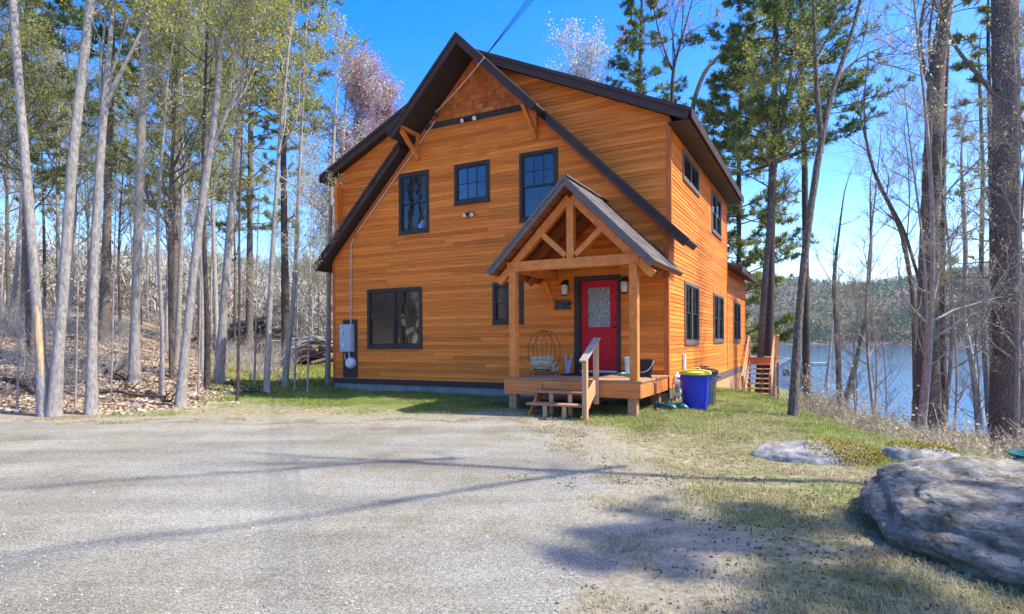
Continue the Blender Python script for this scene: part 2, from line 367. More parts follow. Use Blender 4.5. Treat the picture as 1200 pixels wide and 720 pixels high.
tri = np.stack([np.full(na, na * nr), nx[0], idx[0]], -1)
x, y = V[:, 0], V[:, 1]; rr = np.hypot(x, y); ph = np.degrees(np.arctan2(x, y))
da = (x - HC[0]) * HU[0] + (y - HC[1]) * HU[1]; db = (x - HC[0]) * HV[0] + (y - HC[1]) * HV[1]
ln_ = vnoise(x * .5, y * .5, 61) * 1.6 + vnoise(x * 1.7, y * 1.7, 62) * .8 - 1.2
litter = sstep(.8, -.8, x + 7.9 + np.clip(y - 20, 0, 60) * .30 + ln_) * sstep(11.2, 12.6, y + ln_ * .4) * (ph > -120) + sstep(22, 26, ph) * sstep(2.0, 9.0, rr - np.interp(ph, PH_C, RC_)) * 0.75 * (1 - sstep(48, 70, rr) * (ph < 28))
crest = np.exp(-((rr - np.interp(ph, PH_C, RC_) + 1.0) / 1.5) ** 2) * (ph > 12)
green = 0.50 * sstep(-4.4, -2.2, db) * (db < 3) * (da < 0.5) + 0.75 * crest + 0.5 * (ph > -26) * (ph < -5) * sstep(17, 22, rr) + 0.55 * sstep(30, 45, rr) * (ph > 15) * (ph < 32)
green = green + 0.27 * (ph > 0) * (rr > 4) + 0.35 * sstep(-1.5, 0.6, da) * sstep(-2.5, -1.0, db)
far = sstep(75, 160, rr)
dirt = sstep(-1.7, -.1, drive_d(x, y)) * (rr < 40)
rgb = np.stack([np.clip(litter, 0, 1), np.clip(green * (1 - .8 * dirt), 0, 1), np.clip(far, 0, 1), np.clip(dirt, 0, 1)], 1)
ground_m = ground_material()
ground = np_obj('ground', V, [quads, tri], ground_m, smooth=True, rgb=rgb); tag(ground, kind='structure')

# gravel driveway sheet
gx = np.arange(-34, 3.0, 0.09); gy = np.arange(-9, 13.2, 0.09)
X2, Y2 = np.meshgrid(gx, gy)
dd = drive_d(X2, Y2)
Z2 = hgt(X2, Y2) + np.clip(dd * 0.03, -0.03, 0.014)
ii = np.arange(X2.size).reshape(X2.shape)
q2 = np.stack([ii[:-1, :-1], ii[:-1, 1:], ii[1:, 1:], ii[1:, :-1]], -1).reshape(-1, 4)
keep = (dd.ravel()[q2] > -0.9).any(1)
q2 = q2[keep]; used = np.unique(q2); remap = np.full(X2.size, -1); remap[used] = np.arange(len(used))
def gravel_material():
    m = bpy.data.materials.new('gravel'); m.use_nodes = True; t = m.node_tree; N = t.nodes; Lk = t.links.new
    p = N['Principled BSDF']; p.inputs['Roughness'].default_value = 0.95; p.inputs['Specular IOR Level'].default_value = 0.15
    tc = N.new('ShaderNodeTexCoord')
    vo = N.new('ShaderNodeTexVoronoi'); vo.inputs['Scale'].default_value = 120; Lk(tc.outputs['Object'], vo.inputs['Vector'])
    vo2 = N.new('ShaderNodeTexVoronoi'); vo2.inputs['Scale'].default_value = 210; Lk(tc.outputs['Object'], vo2.inputs['Vector'])
    sep = N.new('ShaderNodeSeparateColor'); Lk(vo.outputs['Color'], sep.inputs[0])
    r1 = N.new('ShaderNodeValToRGB'); e = r1.color_ramp.elements
    e[0].position, e[0].color = 0.0, (0.18, 0.17, 0.13, 1); e[1].position, e[1].color = 1.0, (0.68, 0.66, 0.575, 1)
    for q, k in ((0.25, (0.31, 0.298, 0.24, 1)), (0.6, (0.415, 0.40, 0.33, 1)), (0.85, (0.50, 0.485, 0.41, 1))):
        x = e.new(q); x.color = k
    Lk(sep.outputs[0], r1.inputs['Fac'])
    no = N.new('ShaderNodeTexNoise'); no.inputs['Scale'].default_value = 0.45; no.inputs['Detail'].default_value = 7; no.inputs['Roughness'].default_value = 0.65; Lk(tc.outputs['Object'], no.inputs['Vector'])
    r2 = N.new('ShaderNodeValToRGB'); e = r2.color_ramp.elements
    e[0].position, e[0].color = 0.32, (0.58, 0.53, 0.44, 1); e[1].position, e[1].color = 0.66, (1.02, 1.00, 0.99, 1)
    x = e.new(0.46); x.color = (0.84, 0.79, 0.70, 1)
    Lk(no.outputs['Fac'], r2.inputs['Fac'])
    mp2 = N.new('ShaderNodeMapping'); mp2.inputs['Rotation'].default_value = (0, 0, 0.35); mp2.inputs['Scale'].default_value = (0.22, 1.5, 1); Lk(tc.outputs['Object'], mp2.inputs['Vector'])
    n3 = N.new('ShaderNodeTexNoise'); n3.inputs['Scale'].default_value = 0.9; n3.inputs['Detail'].default_value = 6; n3.inputs['Distortion'].default_value = 0.6; Lk(mp2.outputs[0], n3.inputs['Vector'])
    r3 = N.new('ShaderNodeMapRange'); r3.inputs['From Min'].default_value = 0.35; r3.inputs['From Max'].default_value = 0.65; r3.inputs['To Min'].default_value = 0.80; r3.inputs['To Max'].default_value = 1.12; Lk(n3.outputs['Fac'], r3.inputs['Value'])
    vm = N.new('ShaderNodeVectorMath'); vm.operation = 'SCALE'; Lk(r2.outputs[0], vm.inputs[0]); Lk(r3.outputs[0], vm.inputs['Scale'])
    mu = N.new('ShaderNodeMix'); mu.data_type = 'RGBA'; mu.blend_type = 'MULTIPLY'; mu.inputs[0].default_value = 1
    Lk(r1.outputs[0], mu.inputs[6]); Lk(vm.outputs[0], mu.inputs[7]); Lk(mu.outputs[2], p.inputs['Base Color'])
    ad = N.new('ShaderNodeMath'); ad.operation = 'ADD'; Lk(vo.outputs['Distance'], ad.inputs[0]); Lk(vo2.outputs['Distance'], ad.inputs[1])
    b = N.new('ShaderNodeBump'); b.invert = True; b.inputs['Strength'].default_value = 0.8; b.inputs['Distance'].default_value = 0.012
    Lk(ad.outputs[0], b.inputs['Height']); Lk(b.outputs[0], p.inputs['Normal'])
    return m
gravel_m = gravel_material()
drive = np_obj('gravel_driveway', np.stack([X2.ravel(), Y2.ravel(), Z2.ravel()], 1)[used], [remap[q2]], gravel_m, smooth=True); tag(drive, kind='structure')

# lake
def water_material():
    m = bpy.data.materials.new('lake_water'); m.use_nodes = True; t = m.node_tree; N = t.nodes; Lk = t.links.new
    p = N['Principled BSDF']; p.inputs['Base Color'].default_value = (0.02, 0.10, 0.22, 1); p.inputs['Roughness'].default_value = 0.06; p.inputs['IOR'].default_value = 1.33
    tc = N.new('ShaderNodeTexCoord'); mp = N.new('ShaderNodeMapping'); mp.inputs['Scale'].default_value = (0.5, 1.1, 1); Lk(tc.outputs['Object'], mp.inputs['Vector'])
    n = N.new('ShaderNodeTexNoise'); n.inputs['Scale'].default_value = 1.3; n.inputs['Detail'].default_value = 7; n.inputs['Roughness'].default_value = 0.6; Lk(mp.outputs[0], n.inputs['Vector'])
    b = N.new('ShaderNodeBump'); b.inputs['Strength'].default_value = 1.0; b.inputs['Distance'].default_value = 0.06; Lk(n.outputs['Fac'], b.inputs['Height']); Lk(b.outputs[0], p.inputs['Normal'])
    return m
lz = []
pts = [(-60, 60), (-60, 900), (900, 900), (900, -120), (14, -120), (14, 20)]
lm = bpy.data.meshes.new('lake'); lm.from_pydata([(x_, y_, LAKE_Z) for x_, y_ in pts], [], [tuple(range(len(pts)))[::-1]]); lm.materials.append(water_material())
lake = link(bpy.data.objects.new('lake', lm)); tag(lake, kind='structure')

# ================================================================== HOUSE
house = empty('timber_house', (float(HC[0]), float(HC[1]), 0.0), ANG, 'orange cedar-clad two-storey house with dark steep gable roof and front porch', 'house')
random.seed(7)
W_, D1, D2 = 9.7, 8.7, 13.8            # front width, two-storey depth, depth with the rear wing
CX = -4.85; AP = 8.97; TH = 0.25       # gable centre, apex of roof top, vertical roof thickness
DS, DA = 0.465, 8.93                   # dormer slope and its height on the centre line
front = lambda s, w, z: (s, -w, z)     # plane b = 0, outward towards the viewer
side = lambda s, w, z: (w, s, z)       # plane a = 0, outward to the right
lside = lambda s, w, z: (-W_ - w, s, z)
def dorm(s, w, z): return (s, 0.3 - w, z)
EXPO = 0.095

def clap(name, mp, lim, z0, z1, holes=(), mat=None, parent=house):
    """lapped clapboards: lim(z) gives (low, high) along the wall; boards end at openings"""
    mb = MB(mp); z = z0
    while z < z1 - 0.01:
        zt = min(z + EXPO, z1); l0, h0 = lim(z); l1, h1 = lim(zt)
        if h0 - l0 > 0.03:
            ivs = [(l0, h0)]
            for (a0, a1, c0, c1) in holes:
                if z > c0 + 0.0 and zt < c1 - 0.0 or (z < c1 - 0.06 and zt > c0 + 0.06):
                    nv = []
                    for (p, q) in ivs:
                        if a1 <= p or a0 >= q: nv.append((p, q))
                        else:
                            if p < a0: nv.append((p, a0))
                            if q > a1: nv.append((a1, q))
                    ivs = nv
            for (p, q) in ivs:
                x = p
                while x < q - 1e-4:
                    e = x + random.uniform(1.6, 4.2)
                    if q - e < 0.7: e = q
                    g = 0.0015
                    xa0 = x + (g if x > p else 0); xb0 = e - (g if e < q else 0)
                    xa1 = xa0 + ((l1 - l0) if x == l0 else 0); xb1 = xb0 + ((h1 - h0) if e == h0 else 0)
                    if xb1 < xa1: xb1 = xa1 = (xa1 + xb1) / 2
                    tb = 0.021 + random.uniform(-0.003, 0.003)
                    vs = [(xa0, 0, z), (xb0, 0, z), (xb0, tb, z), (xa0, tb, z), (xa1, 0, zt + 0.012), (xb1, 0, zt + 0.012), (xb1, 0.006, zt + 0.012), (xa1, 0.006, zt + 0.012)]
                    mb.add(vs, [(0, 1, 2, 3), (3, 2, 6, 7), (4, 7, 6, 5), (0, 3, 7, 4), (1, 5, 6, 2), (0, 4, 5, 1)])
                    x = e
        z += EXPO
    o = mb.build(name, mat or cedar, parent); o['kind'] = 'stuff'
    return o

# openings: (s0, s1, z0, z1) outer edges of the trim, measured on the facade
FW = {'w1': (-7.27, -6.28, 4.43, 6.05), 'w2': (-5.47, -4.42, 5.04, 6.06), 'w3': (-3.58, -2.56, 4.42, 6.08), 'w4': (-8.41, -6.52, 1.34, 2.98), 'w5': (-4.35, -3.49, 1.94, 2.97)}
DOOR = (-2.16, -1.05, 0.74, 2.99)
SW = {'s1': (1.60, 3.44, 1.42, 2.94), 's2': (5.74, 7.78, 1.45, 2.94), 's3': (10.24, 12.2, 1.43, 2.96), 'u1': (1.50, 3.55, 5.37, 6.08), 'u2': (5.55, 7.36, 4.77, 6.02)}
gable = lambda z: (max(-W_, CX - (AP - TH - z)), min(0.0, CX + (AP - TH - z)))
front_wall = clap('front_siding', front, gable, 0.47, 7.13, list(FW.values()) + [DOOR])
def dl(z): return (3.95 - z, min(-0.001, CX + (DA - 0.22 - z) / DS))
def dleft(z): return (max(-W_ + 0.001, CX - (DA - 0.22 - z) / DS), 2 * CX - (3.95 - z))
clap('dormer_siding', dorm, dl, 3.9, 8.6)
clap('dormer_siding', dorm, dleft, 3.9, 8.6)
sides = list(SW.values())
clap('side_siding', side, lambda z: ((0.0 if z < 3.8 else 0.30), D1), 0.46, 6.42, sides)
clap('side_siding', side, lambda z: (D1 + 0.001, D2), 0.46, 4.0, sides)
# shingled peak, courses of separate shingles
mb = MB(front); z = 7.27
while z < 8.72:
    zt = min(z + 0.13, 8.72); l, h = gable(z + 0.02); x = l
    while x < h - 0.02:
        e = min(x + random.uniform(0.09, 0.17), h); tb = 0.022 + random.uniform(0, 0.006); dz = random.uniform(-0.006, 0.006)
        l1, h1 = gable(zt)
        mb.add([(x, 0, z + dz), (e - .004, 0, z + dz), (e - .004, tb, z + dz), (x, tb, z + dz), (max(x, l1), 0, zt + .02), (max(l1, min(e - .004, h1)), 0, zt + .02), (max(l1, min(e - .004, h1)), .006, zt + .02), (max(x, l1), .006, zt + .02)],
               [(0, 1, 2, 3), (3, 2, 6, 7), (4, 7, 6, 5), (0, 3, 7, 4), (1, 5, 6, 2)])
        x = e
    z += 0.13
pk = mb.build('gable_shingles', cedar_sh, house); pk['kind'] = 'stuff'
# plain walls that close the volume (left and rear sides, floors, partitions)
MB().box(-W_, -W_ + 0.1, 0.05, D1, 0.4, 6.3).build('left_wall', cedar, house)
MB().prism([(-W_, 0.4), (0, 0.4), (0, 6.3), (CX, 8.6), (-W_, 6.3)], D1 - 0.12, D1 - 0.02).build('rear_wall', cedar, house)
MB().box(-7.0, -0.02, D2 - 0.1, D2, 0.4, 3.9).build('wing_rear_wall', cedar, house)
MB().box(-7.0, -6.9, D1, D2 - .11, 0.4, 3.9).build('wing_left_wall', cedar, house)
MB().box(-W_ + .11, -0.05, 0.06, D1 - .13, 0.5, 0.6).box(-W_ + .11, -0.05, 0.06, D1 - .13, 3.2, 3.45).box(-6.8, -0.05, D1, D2 - .12, 0.5, 0.6).build('floor_slab', plaster, house)
MB().box(-W_ + .12, -0.06, 4.3, 4.4, 0.6, 3.2).box(-W_ + .12, -0.06, 4.3, 4.4, 3.45, 6.2).box(-2.7, -2.6, 0.1, 4.29, 0.6, 3.19).box(-3.9, -3.8, 0.1, 4.29, 3.46, 6.1).build('partition', plaster, house)
MB().box(-W_, -0.03, 0.03, 0.25, -0.6, 0.36).box(-0.25, -0.03, 0.26, 4.6, -0.8, 0.22).box(-W_, -W_ + .2, 0.26, D1, -.6, .36).build('foundation', concrete, house)
MB(front).box(-W_ - 0.012, -2.9, 0.0, 0.032, 0.33, 0.468).build('skirt_board', trimm, house)
MB(side).box(0.0, D1, 0.0, 0.03, 0.23, 0.455).box(D1 + .002, D2, 0.0, 0.026, 0.23, 0.455).build('band_board', greytrim, house)
MB(front).box(gable(7.2)[0], gable(7.2)[1], 0.0, 0.045, 7.128, 7.272).build('belt_board', trimm, house)
# corner boards
MB().box(-0.085, 0.024, -0.026, 0.0, 0.47, 3.82).box(0.0, 0.026, 0.0, 0.085, 0.47, 3.82).build('corner_board', cedar_sh, house)
MB().box(-W_ - 0.02, -W_ + 0.08, -0.026, 0.0, 0.47, 3.82).build('corner_board', cedar_sh, house)
MB().box(-0.085, 0.024, 0.274, 0.3, 3.82, 6.4).box(0.0, 0.026, 0.3, 0.385, 3.82, 6.4).build('corner_board', cedar_sh, house)
MB().box(-W_ - 0.02, -W_ + 0.08, 0.274, 0.3, 3.82, 6.25).build('corner_board', cedar_sh, house)
MB(side).box(D1 - 0.06, D1, 0.0, 0.028, 0.46, 6.4).build('corner_board', cedar_sh, house)
MB(side).box(D2 - 0.08, D2, 0.0, 0.028, 0.46, 3.95).build('corner_board', cedar_sh, house)
# basement planks on the downhill side
for i in range(64):
    s0 = 4.62 + i * 0.1435
    MB(side).box(s0, s0 + 0.136, -0.03, 0.006 + random.uniform(0, .006), -1.6, 0.229).build('plank', newcedar, house)
for i in range(9):
    s0 = 0.35 + i * 0.36
    MB(side).box(s0, s0 + 0.10, -0.02, 0.012, -0.5, 0.228).build('plank', greywood, house)

# --- roofs: slabs, dark rake boards and soffits
def strip(mb, sgn, h0, h1, o0, o1, b0, b1, top, slope, cut=0.0):
    f = lambda h: top - slope * h
    return mb.prism([(CX + sgn * h0, f(h0) + o0), (CX + sgn * h1, f(h1) + o0), (CX + sgn * (h1 - cut * (o0 - o1)), f(h1 - cut * (o0 - o1)) + o1), (CX + sgn * h0, f(h0) + o1)], b0, b1)
def roof_piece(sgn, h0, h1, b0, b1, top, slope, cut):
    r = strip(MB(), sgn, h0, h1, 0.0, -0.05, b0, b1, top, slope, cut).build('roof', shingle, house)
    strip(MB(), sgn, h0, h1 - 0.03, -0.052, -0.2, b0 + 0.05, b1, top, slope, cut).build('soffit', soff, r)
    strip(MB(), sgn, h0, h1 - 0.006, -0.014, -0.255, b0 + 0.004, b0 + 0.046, top, slope, cut).build('rake_board', fasc, r)
    strip(MB(), sgn, h0, h1 + 0.01, 0.018, -0.07, b0 - 0.03, b0 + 0.002, top, slope, cut).build('drip_board', fasc, r)
    return r
for sgn, hl in ((1, 5.38), (-1, 5.30)):
    roof_piece(sgn, 0.0, 2.12, -0.87, 0.62, AP, 1.0, 0.5)
    roof_piece(sgn, 2.125, hl, -0.37, 0.62, AP, 1.0, 0.5)
    d = roof_piece(sgn, 0.0, 5.35, 0.0, D1 + 0.35, DA, DS, 0.3)
    zc = DA - DS * 5.35; e0 = CX + sgn * 5.35
    MB().box(min(e0, e0 + sgn * 0.035), max(e0, e0 + sgn * 0.035), -0.02, D1 + 0.37, zc - 0.20, zc + 0.012).build('eave_board', fasc, d)
    e1 = CX + sgn * (5.35 - 0.03); e2 = CX + sgn * 4.86
    MB().box(min(e1, e2), max(e1, e2), 0.05, D1 + 0.3, zc - 0.225, zc - 0.2).build('soffit_panel', soff, d)
# frieze boards under the rakes
for sgn in (1, -1):
    strip(MB(), sgn, 0.02, 4.80, -0.262, -0.36, -0.036, -0.001, AP, 1.0).build('frieze_board', cedar_sh, house)
# wing roof, falling to the right
wr_ = MB().prism([(0.46, 3.98), (0.46, 4.03), (-4.0, 5.9), (-4.0, 5.82)], D1 + 0.03, D2 + 0.35).build('wing_roof', shingle, house)
MB().prism([(0.44, 3.86), (0.44, 3.985), (-4.0, 5.82), (-4.0, 5.70)], D1 + 0.03, D2 + 0.31).build('soffit', soff, wr_)
MB().box(0.461, 0.50, D1 + 0.03, D2 + 0.38, 3.84, 4.05).build('eave_board', fasc, wr_)
# knee brackets under the projecting peak
for a in (-6.60, -3.12):
    b = MB().box(a - .045, a + .045, -0.10, -0.03, 6.36, 7.13).build('gable_bracket', timber, house, bevel=0.006)
    MB().bar((a, -0.09, 6.44), (a, -0.76, 6.98 if a > -5 else 6.94), 0.085, 0.10).build('brace', timber, b)
    MB().bar((a, -0.09, 7.02), (a, -0.80, 7.02), 0.08, 0.09).build('arm', timber, b)
# flashing where the porch roof meets the wall
MB(front).bar((-0.30, 0.03, 3.62), (0.0, 0.03, 3.29), 0.02, 0.01).build('flashing', trimm, house)

# --- windows
def window(mp, rect, cols, trim, mun=(2, 1), fixed=False, sash_c=None, curtain=False, tw=0.085):
    s0, s1, z0, z1 = rect
    fr = MB(mp).box(s0, s1, -0.01, 0.045, z1 - tw, z1).box(s0, s1, -0.01, 0.048, z0, z0 + tw).box(s0, s0 + tw, -0.01, 0.044, z0 + tw, z1 - tw).box(s1 - tw, s1, -0.01, 0.044, z0 + tw, z1 - tw).build('window', trim, house, bevel=0.004)
    MB(mp).box(s0 - .012, s1 + .012, -0.005, 0.06, z0 - 0.03, z0 - 0.001).build('sill', trim, fr)
    a0, a1, c0, c1 = s0 + tw, s1 - tw, z0 + tw, z1 - tw; wd = (a1 - a0) / cols; fw = 0.038
    for k in range(cols):
        p0, p1 = a0 + k * wd, a0 + (k + 1) * wd
        if cols > 1 and k:
            MB(mp).box(p0 - 0.035, p0 + 0.035, -0.03, 0.03, c0, c1).build('mullion', trim, fr)
        if k: p0 += 0.035
        if k < cols - 1: p1 -= 0.035
        zm = (c0 + c1) / 2
        halves = [(c0, c1, 0.0)] if fixed else [(zm - 0.02, c1, 0.0), (c0, zm + 0.02, -0.022)]
        for hi, (q0, q1, off) in enumerate(halves):
            d0, d1 = -0.02 + off, 0.012 + off
            sa = MB(mp).box(p0, p0 + fw, d0, d1, q0, q1).box(p1 - fw, p1, d0, d1, q0, q1).box(p0 + fw, p1 - fw, d0, d1, q0, q0 + fw).box(p0 + fw, p1 - fw, d0, d1, q1 - fw, q1).build('sash', sash_c or sashm, fr)
            MB(mp).box(p0 + fw, p1 - fw, -0.006 + off, -0.002 + off, q0 + fw, q1 - fw).build('pane', glass, fr)
            if hi == 0 and mun:
                nv, nh = mun
                for i in range(nv):
                    xx = p0 + fw + (p1 - p0 - 2 * fw) * (i + 1) / (nv + 1)
                    MB(mp).box(xx - .009, xx + .009, -0.002 + off, 0.008 + off, q0 + fw, q1 - fw).build('muntin', sash_c or sashm, fr)
                for i in range(nh):
                    zz = q0 + fw + (q1 - q0 - 2 * fw) * (i + 1) / (nh + 1)
                    MB(mp).box(p0 + fw, p1 - fw, -0.0015 + off, 0.0072 + off, zz - .009, zz + .009).build('muntin', sash_c or sashm, fr)
    if curtain:
        for (q0, q1) in ((a0, a0 + 0.20 * (a1 - a0)), (a1 - 0.15 * (a1 - a0), a1)):
            n = 30; mb = MB(mp); vs = []
            for i in range(n + 1):
                x = q0 + (q1 - q0) * i / n; wv = -0.12 + 0.022 * math.sin(i * 1.35) + 0.008 * math.sin(i * 3.1)
                vs += [(x, wv, c0 - 0.05), (x, wv, c1)]
            mb.add(vs, [(2 * i, 2 * i + 2, 2 * i + 3, 2 * i + 1) for i in range(n)]); mb.build('curtain', cloth, fr)
    return fr
w1 = window(front, FW['w1'], 1, trimm, (2, 1)); w2 = window(front, FW['w2'], 1, trimm, (2, 1), fixed=True)
w3 = window(front, FW['w3'], 1, trimm, (2, 1)); w4 = window(front, FW['w4'], 2, trimm, None, curtain=True)
w5 = window(front, FW['w5'], 2, trimm, (0, 1), curtain=True)
for k in ('s1', 's2', 's3', 'u1', 'u2'):
    window(side, SW[k], 2, greytrim, (1, 0) if k[0] == 's' else None, fixed=(k == 'u1'), curtain=(k == 's1'))

# --- entrance door
s0, s1, z0, z1 = DOOR
MB(front).box(s0, s0 + .13, -0.01, 0.05, z0, z1).box(s1 - .07, s1, -0.01, 0.05, z0, z1).box(s0 + .131, s1 - .071, -0.01, 0.049, z1 - .10, z1).box(s0 + .131, s0 + .15, -.08, .02, z0, z1 - .101).box(s1 - .09, s1 - .071, -.08, .02, z0, z1 - .101).build('door_frame', trimm, house, bevel=0.004)
d0, d1, e0, e1 = s0 + .152, s1 - .092, z0 + .085, z1 - .105
ga0, ga1, gz0, gz1 = d0 + .15, d1 - .15, e0 + 0.98, e1 - .15
dr = MB(front).box(d0, ga0, -.055, -.012, e0, e1).box(ga1, d1, -.055, -.012, e0, e1).box(ga0, ga1, -.055, -.012, gz1, e1).box(ga0, ga1, -.055, -.012, e0, gz0).build('door', redpaint, house, bevel=0.003)
MB(front).box(ga0 - .02, ga0 + .012, -.012, -.0, gz0 - .02, gz1 + .02).box(ga1 - .012, ga1 + .02, -.012, -.0, gz0 - .02, gz1 + .02).box(ga0 + .012, ga1 - .012, -.012, -.001, gz0 - .02, gz0 + .012).box(ga0 + .012, ga1 - .012, -.012, -.001, gz1 - .012, gz1 + .02).build('glass_moulding', redpaint, dr)
MB(front).box(ga0, ga1, -.04, -.03, gz0, gz1).build('pane', doorglass, dr)
for (p0, p1) in ((d0 + .12, (d0 + d1) / 2 - .05), ((d0 + d1) / 2 + .05, d1 - .12)):
    MB(front).box(p0, p1, -.012, .0, e0 + .22, gz0 - .16).build('panel', redpaint, dr, bevel=0.012)
MB().tube([(d1 - .06, 0.012, e0 + .98), (d1 - .06, -.05, e0 + .98)], .012, 10).lathe([(0.0, -.03), (.02, -.025), (.03, 0), (.02, .025), (0, .03)], (d1 - .06, -.055, e0 + .98), 12).build('door_knob', blackm, dr, smooth=True)
MB().tube([(d1 - .06, 0.012, e0 + 1.15), (d1 - .06, -.02, e0 + 1.15)], .03, 14).build('lock', blackm, dr)
MB(front).box(s0 + .151, s1 - .091, -.06, 0.06, z0 + .035, z0 + .082).build('threshold', galv, house)
MB(front).box(s0 + .05, s1 - .02, .0, 0.055, z0 - .04, z0 + .033).build('door_sill', trimm, house)

# --- porch
PC = -1.40; DKL, DKR, DKF, DKZ = -2.86, 0.0, -2.2, 0.75
dk = MB().box(DKL + .05, DKR - .05, DKF + .06, -0.06, 0.48, 0.70).build('porch_deck', deckedge, house)
nb = 15
for i in range(nb):
    y1 = -0.03 - i * (abs(DKF) - 0.03) / nb
    MB().box(DKL - .02, DKR + .02, y1 - 0.139, y1, 0.712, DKZ).build('deck_board', deckwood, dk, bevel=0.003)
for (z0_, z1_) in ((0.425, 0.565), (0.569, 0.709)):
    MB().box(DKL, DKR, DKF, DKF + .04, z0_, z1_).build('fascia_board', deckedge, dk)
    MB().box(DKL - .001, DKL + .039, DKF + .041, -.05, z0_, z1_).build('fascia_board', deckedge, dk)
for i in range(14):
    y0 = DKF + .042 + i * 0.148
    MB().box(DKR - .03, DKR + .003, y0, y0 + .142, 0.43, 0.708).build('plank', deckedge, dk)
for (a, b) in ((-0.17, DKF + .12), (-2.68, DKF + .12), (-0.17, -0.4), (-2.68, -.4)):
    MB().box(a - .085, a + .085, b - .085, b + .085, -0.3, 0.43).build('support_post', deckwood, dk, bevel=0.006)
FP = DKF + 0.11
for a in (-2.68, -0.14):
    MB().box(a - .078, a + .078, FP - .078, FP + .078, DKZ, 2.93).build('porch_post', timber, house, bevel=0.008)
prt = AP_P = 4.66; HP = 1.73
bm_ = MB().box(-2.80, -0.02, FP - .08, FP + .08, 2.932, 3.13).build('porch_beam', timber, house, bevel=0.008)
MB().box(PC - .075, PC + .075, FP - .07, FP + .07, 3.132, AP_P - 0.36).build('king_post', timber, bm_, bevel=0.006)
for sgn in (-1, 1):
    MB().bar((PC + sgn * 0.10, FP, 3.18), (PC + sgn * 0.72, FP, 3.74), 0.11, 0.11).build('strut', timber, bm_, bevel=0.005)
    MB().bar((PC + sgn * 0.02, FP - .002, AP_P - 0.34), (PC + sgn * 1.62, FP - .002, AP_P - 0.34 - 1.60), 0.12, 0.145).build('rafter', timber, bm_, bevel=0.005)
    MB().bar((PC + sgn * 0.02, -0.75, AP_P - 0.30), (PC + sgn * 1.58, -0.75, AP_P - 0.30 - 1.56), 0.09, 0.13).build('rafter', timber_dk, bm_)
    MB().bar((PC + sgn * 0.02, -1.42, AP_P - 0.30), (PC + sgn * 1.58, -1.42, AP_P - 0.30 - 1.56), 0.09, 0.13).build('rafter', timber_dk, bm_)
    MB().box(*sorted((PC + sgn * 1.27 - .07, PC + sgn * 1.27 + .07)), FP + .082, -0.03, 2.935, 3.128).build('side_beam', timber, bm_)
    if sgn < 0: MB().bar((PC + sgn * 1.27, -0.05, 2.35), (PC + sgn * 1.27, -0.55, 2.90), 0.09, 0.10).build('knee_brace', timber, bm_)
def pstrip(mb, sgn, h0, h1, o0, o1, b0, b1, cut=0.5):
    f = lambda h: AP_P - h
    return mb.prism([(PC + sgn * h0, f(h0) + o0), (PC + sgn * h1, f(h1) + o0), (PC + sgn * (h1 - cut * (o0 - o1)), f(h1 - cut * (o0 - o1)) + o1), (PC + sgn * h0, f(h0) + o1)], b0, b1)
PB0 = FP - 0.34
for sgn in (-1, 1):
    pr = pstrip(MB(), sgn, 0, HP, 0, -0.04, PB0, -0.001).build('porch_roof', shingle, house)
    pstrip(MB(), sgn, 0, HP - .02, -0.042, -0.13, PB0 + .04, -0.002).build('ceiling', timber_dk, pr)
    pstrip(MB(), sgn, 0, HP - .004, -0.012, -0.17, PB0 + .002, PB0 + .038).build('rake_board', greytrim, pr)
    pstrip(MB(), sgn, 0, HP + .012, 0.016, -0.05, PB0 - .026, PB0 + .0).build('drip_board', greytrim, pr)
    # ceiling board joints: thin battens on the underside
    for i in range(8):
        h = 0.16 + i * 0.2
        pstrip(MB(), sgn, h, h + 0.012, -0.131, -0.137, PB0 + .05, -.01, 0).build('batten', soff, pr)
    # shingle courses on top
    mb = MB(); k = 0; nrow = 14
    for i in range(nrow):
        h0_, h1_ = HP - i * HP / nrow, HP - (i + 1.25) * HP / nrow; y = PB0 + 0.0 - (0.15 if i % 2 else 0)
        while y < -0.02:
            ye = min(y + 0.30 - .006, -0.012); ys = max(y, PB0 + .001)
            if ye > ys + .02:
                t0, t1 = 0.014 + random.uniform(0, .006), 0.004
                pts_ = [(PC + sgn * h0_, AP_P - h0_ + t0), (PC + sgn * max(h1_, 0), AP_P - max(h1_, 0) + t1), (PC + sgn * max(h1_, 0), AP_P - max(h1_, 0) + .001), (PC + sgn * h0_, AP_P - h0_ + .001)]
                mb.prism(pts_, ys, ye)
            y += 0.30
    sh = mb.build('shingles', shingle, pr); sh['kind'] = 'stuff'
MB().bar((PC, PB0 - .01, AP_P + .012), (PC, -.01, AP_P + .012), 0.14, 0.03).build('ridge_cap', shingle, house)

# --- porch steps and their railing
st = MB().prism([(-2.02, 0.0), (-1.98, 0.0), (-1.98, 0.0), (-2.02, 0.0)], 0, .001) if False else None
SA0, SA1 = -2.02, -0.90
steps = MB(lambda s, w, z: (w, s, z)).prism([(-2.9, 0.02), (-2.78, 0.02), (-2.21, 0.40), (-2.21, 0.66)], SA0, SA0 + .04).prism([(-2.9, 0.02), (-2.78, 0.02), (-2.21, 0.40), (-2.21, 0.66)], SA1 - .04, SA1).build('porch_steps', deckedge, house)
for (b0, b1, zt) in ((-2.52, -2.215, 0.535), (-2.82, -2.525, 0.325)):
    MB().box(SA0 - .02, SA1 + .02, b0 - .03, b1, zt - .038, zt).build('tread', deckwood, steps, bevel=0.004)
for (b, zt) in ((-2.50, .495), (-2.80, .285)):
    for a in (-1.66, -1.27):
        MB().box(a - .04, a + .04, b - .02, b + .02, 0.02, zt).build('step_support', newcedar, steps)
MB().box(SA0 + .05, SA1 - .05, -2.24, -2.203, 0.545, 0.70).build('riser', deckedge, steps)
rl = MB().box(-0.88, -0.79, -2.90, -2.81, 0.0, 1.15).build('porch_railing', newcedar, house, bevel=0.005)
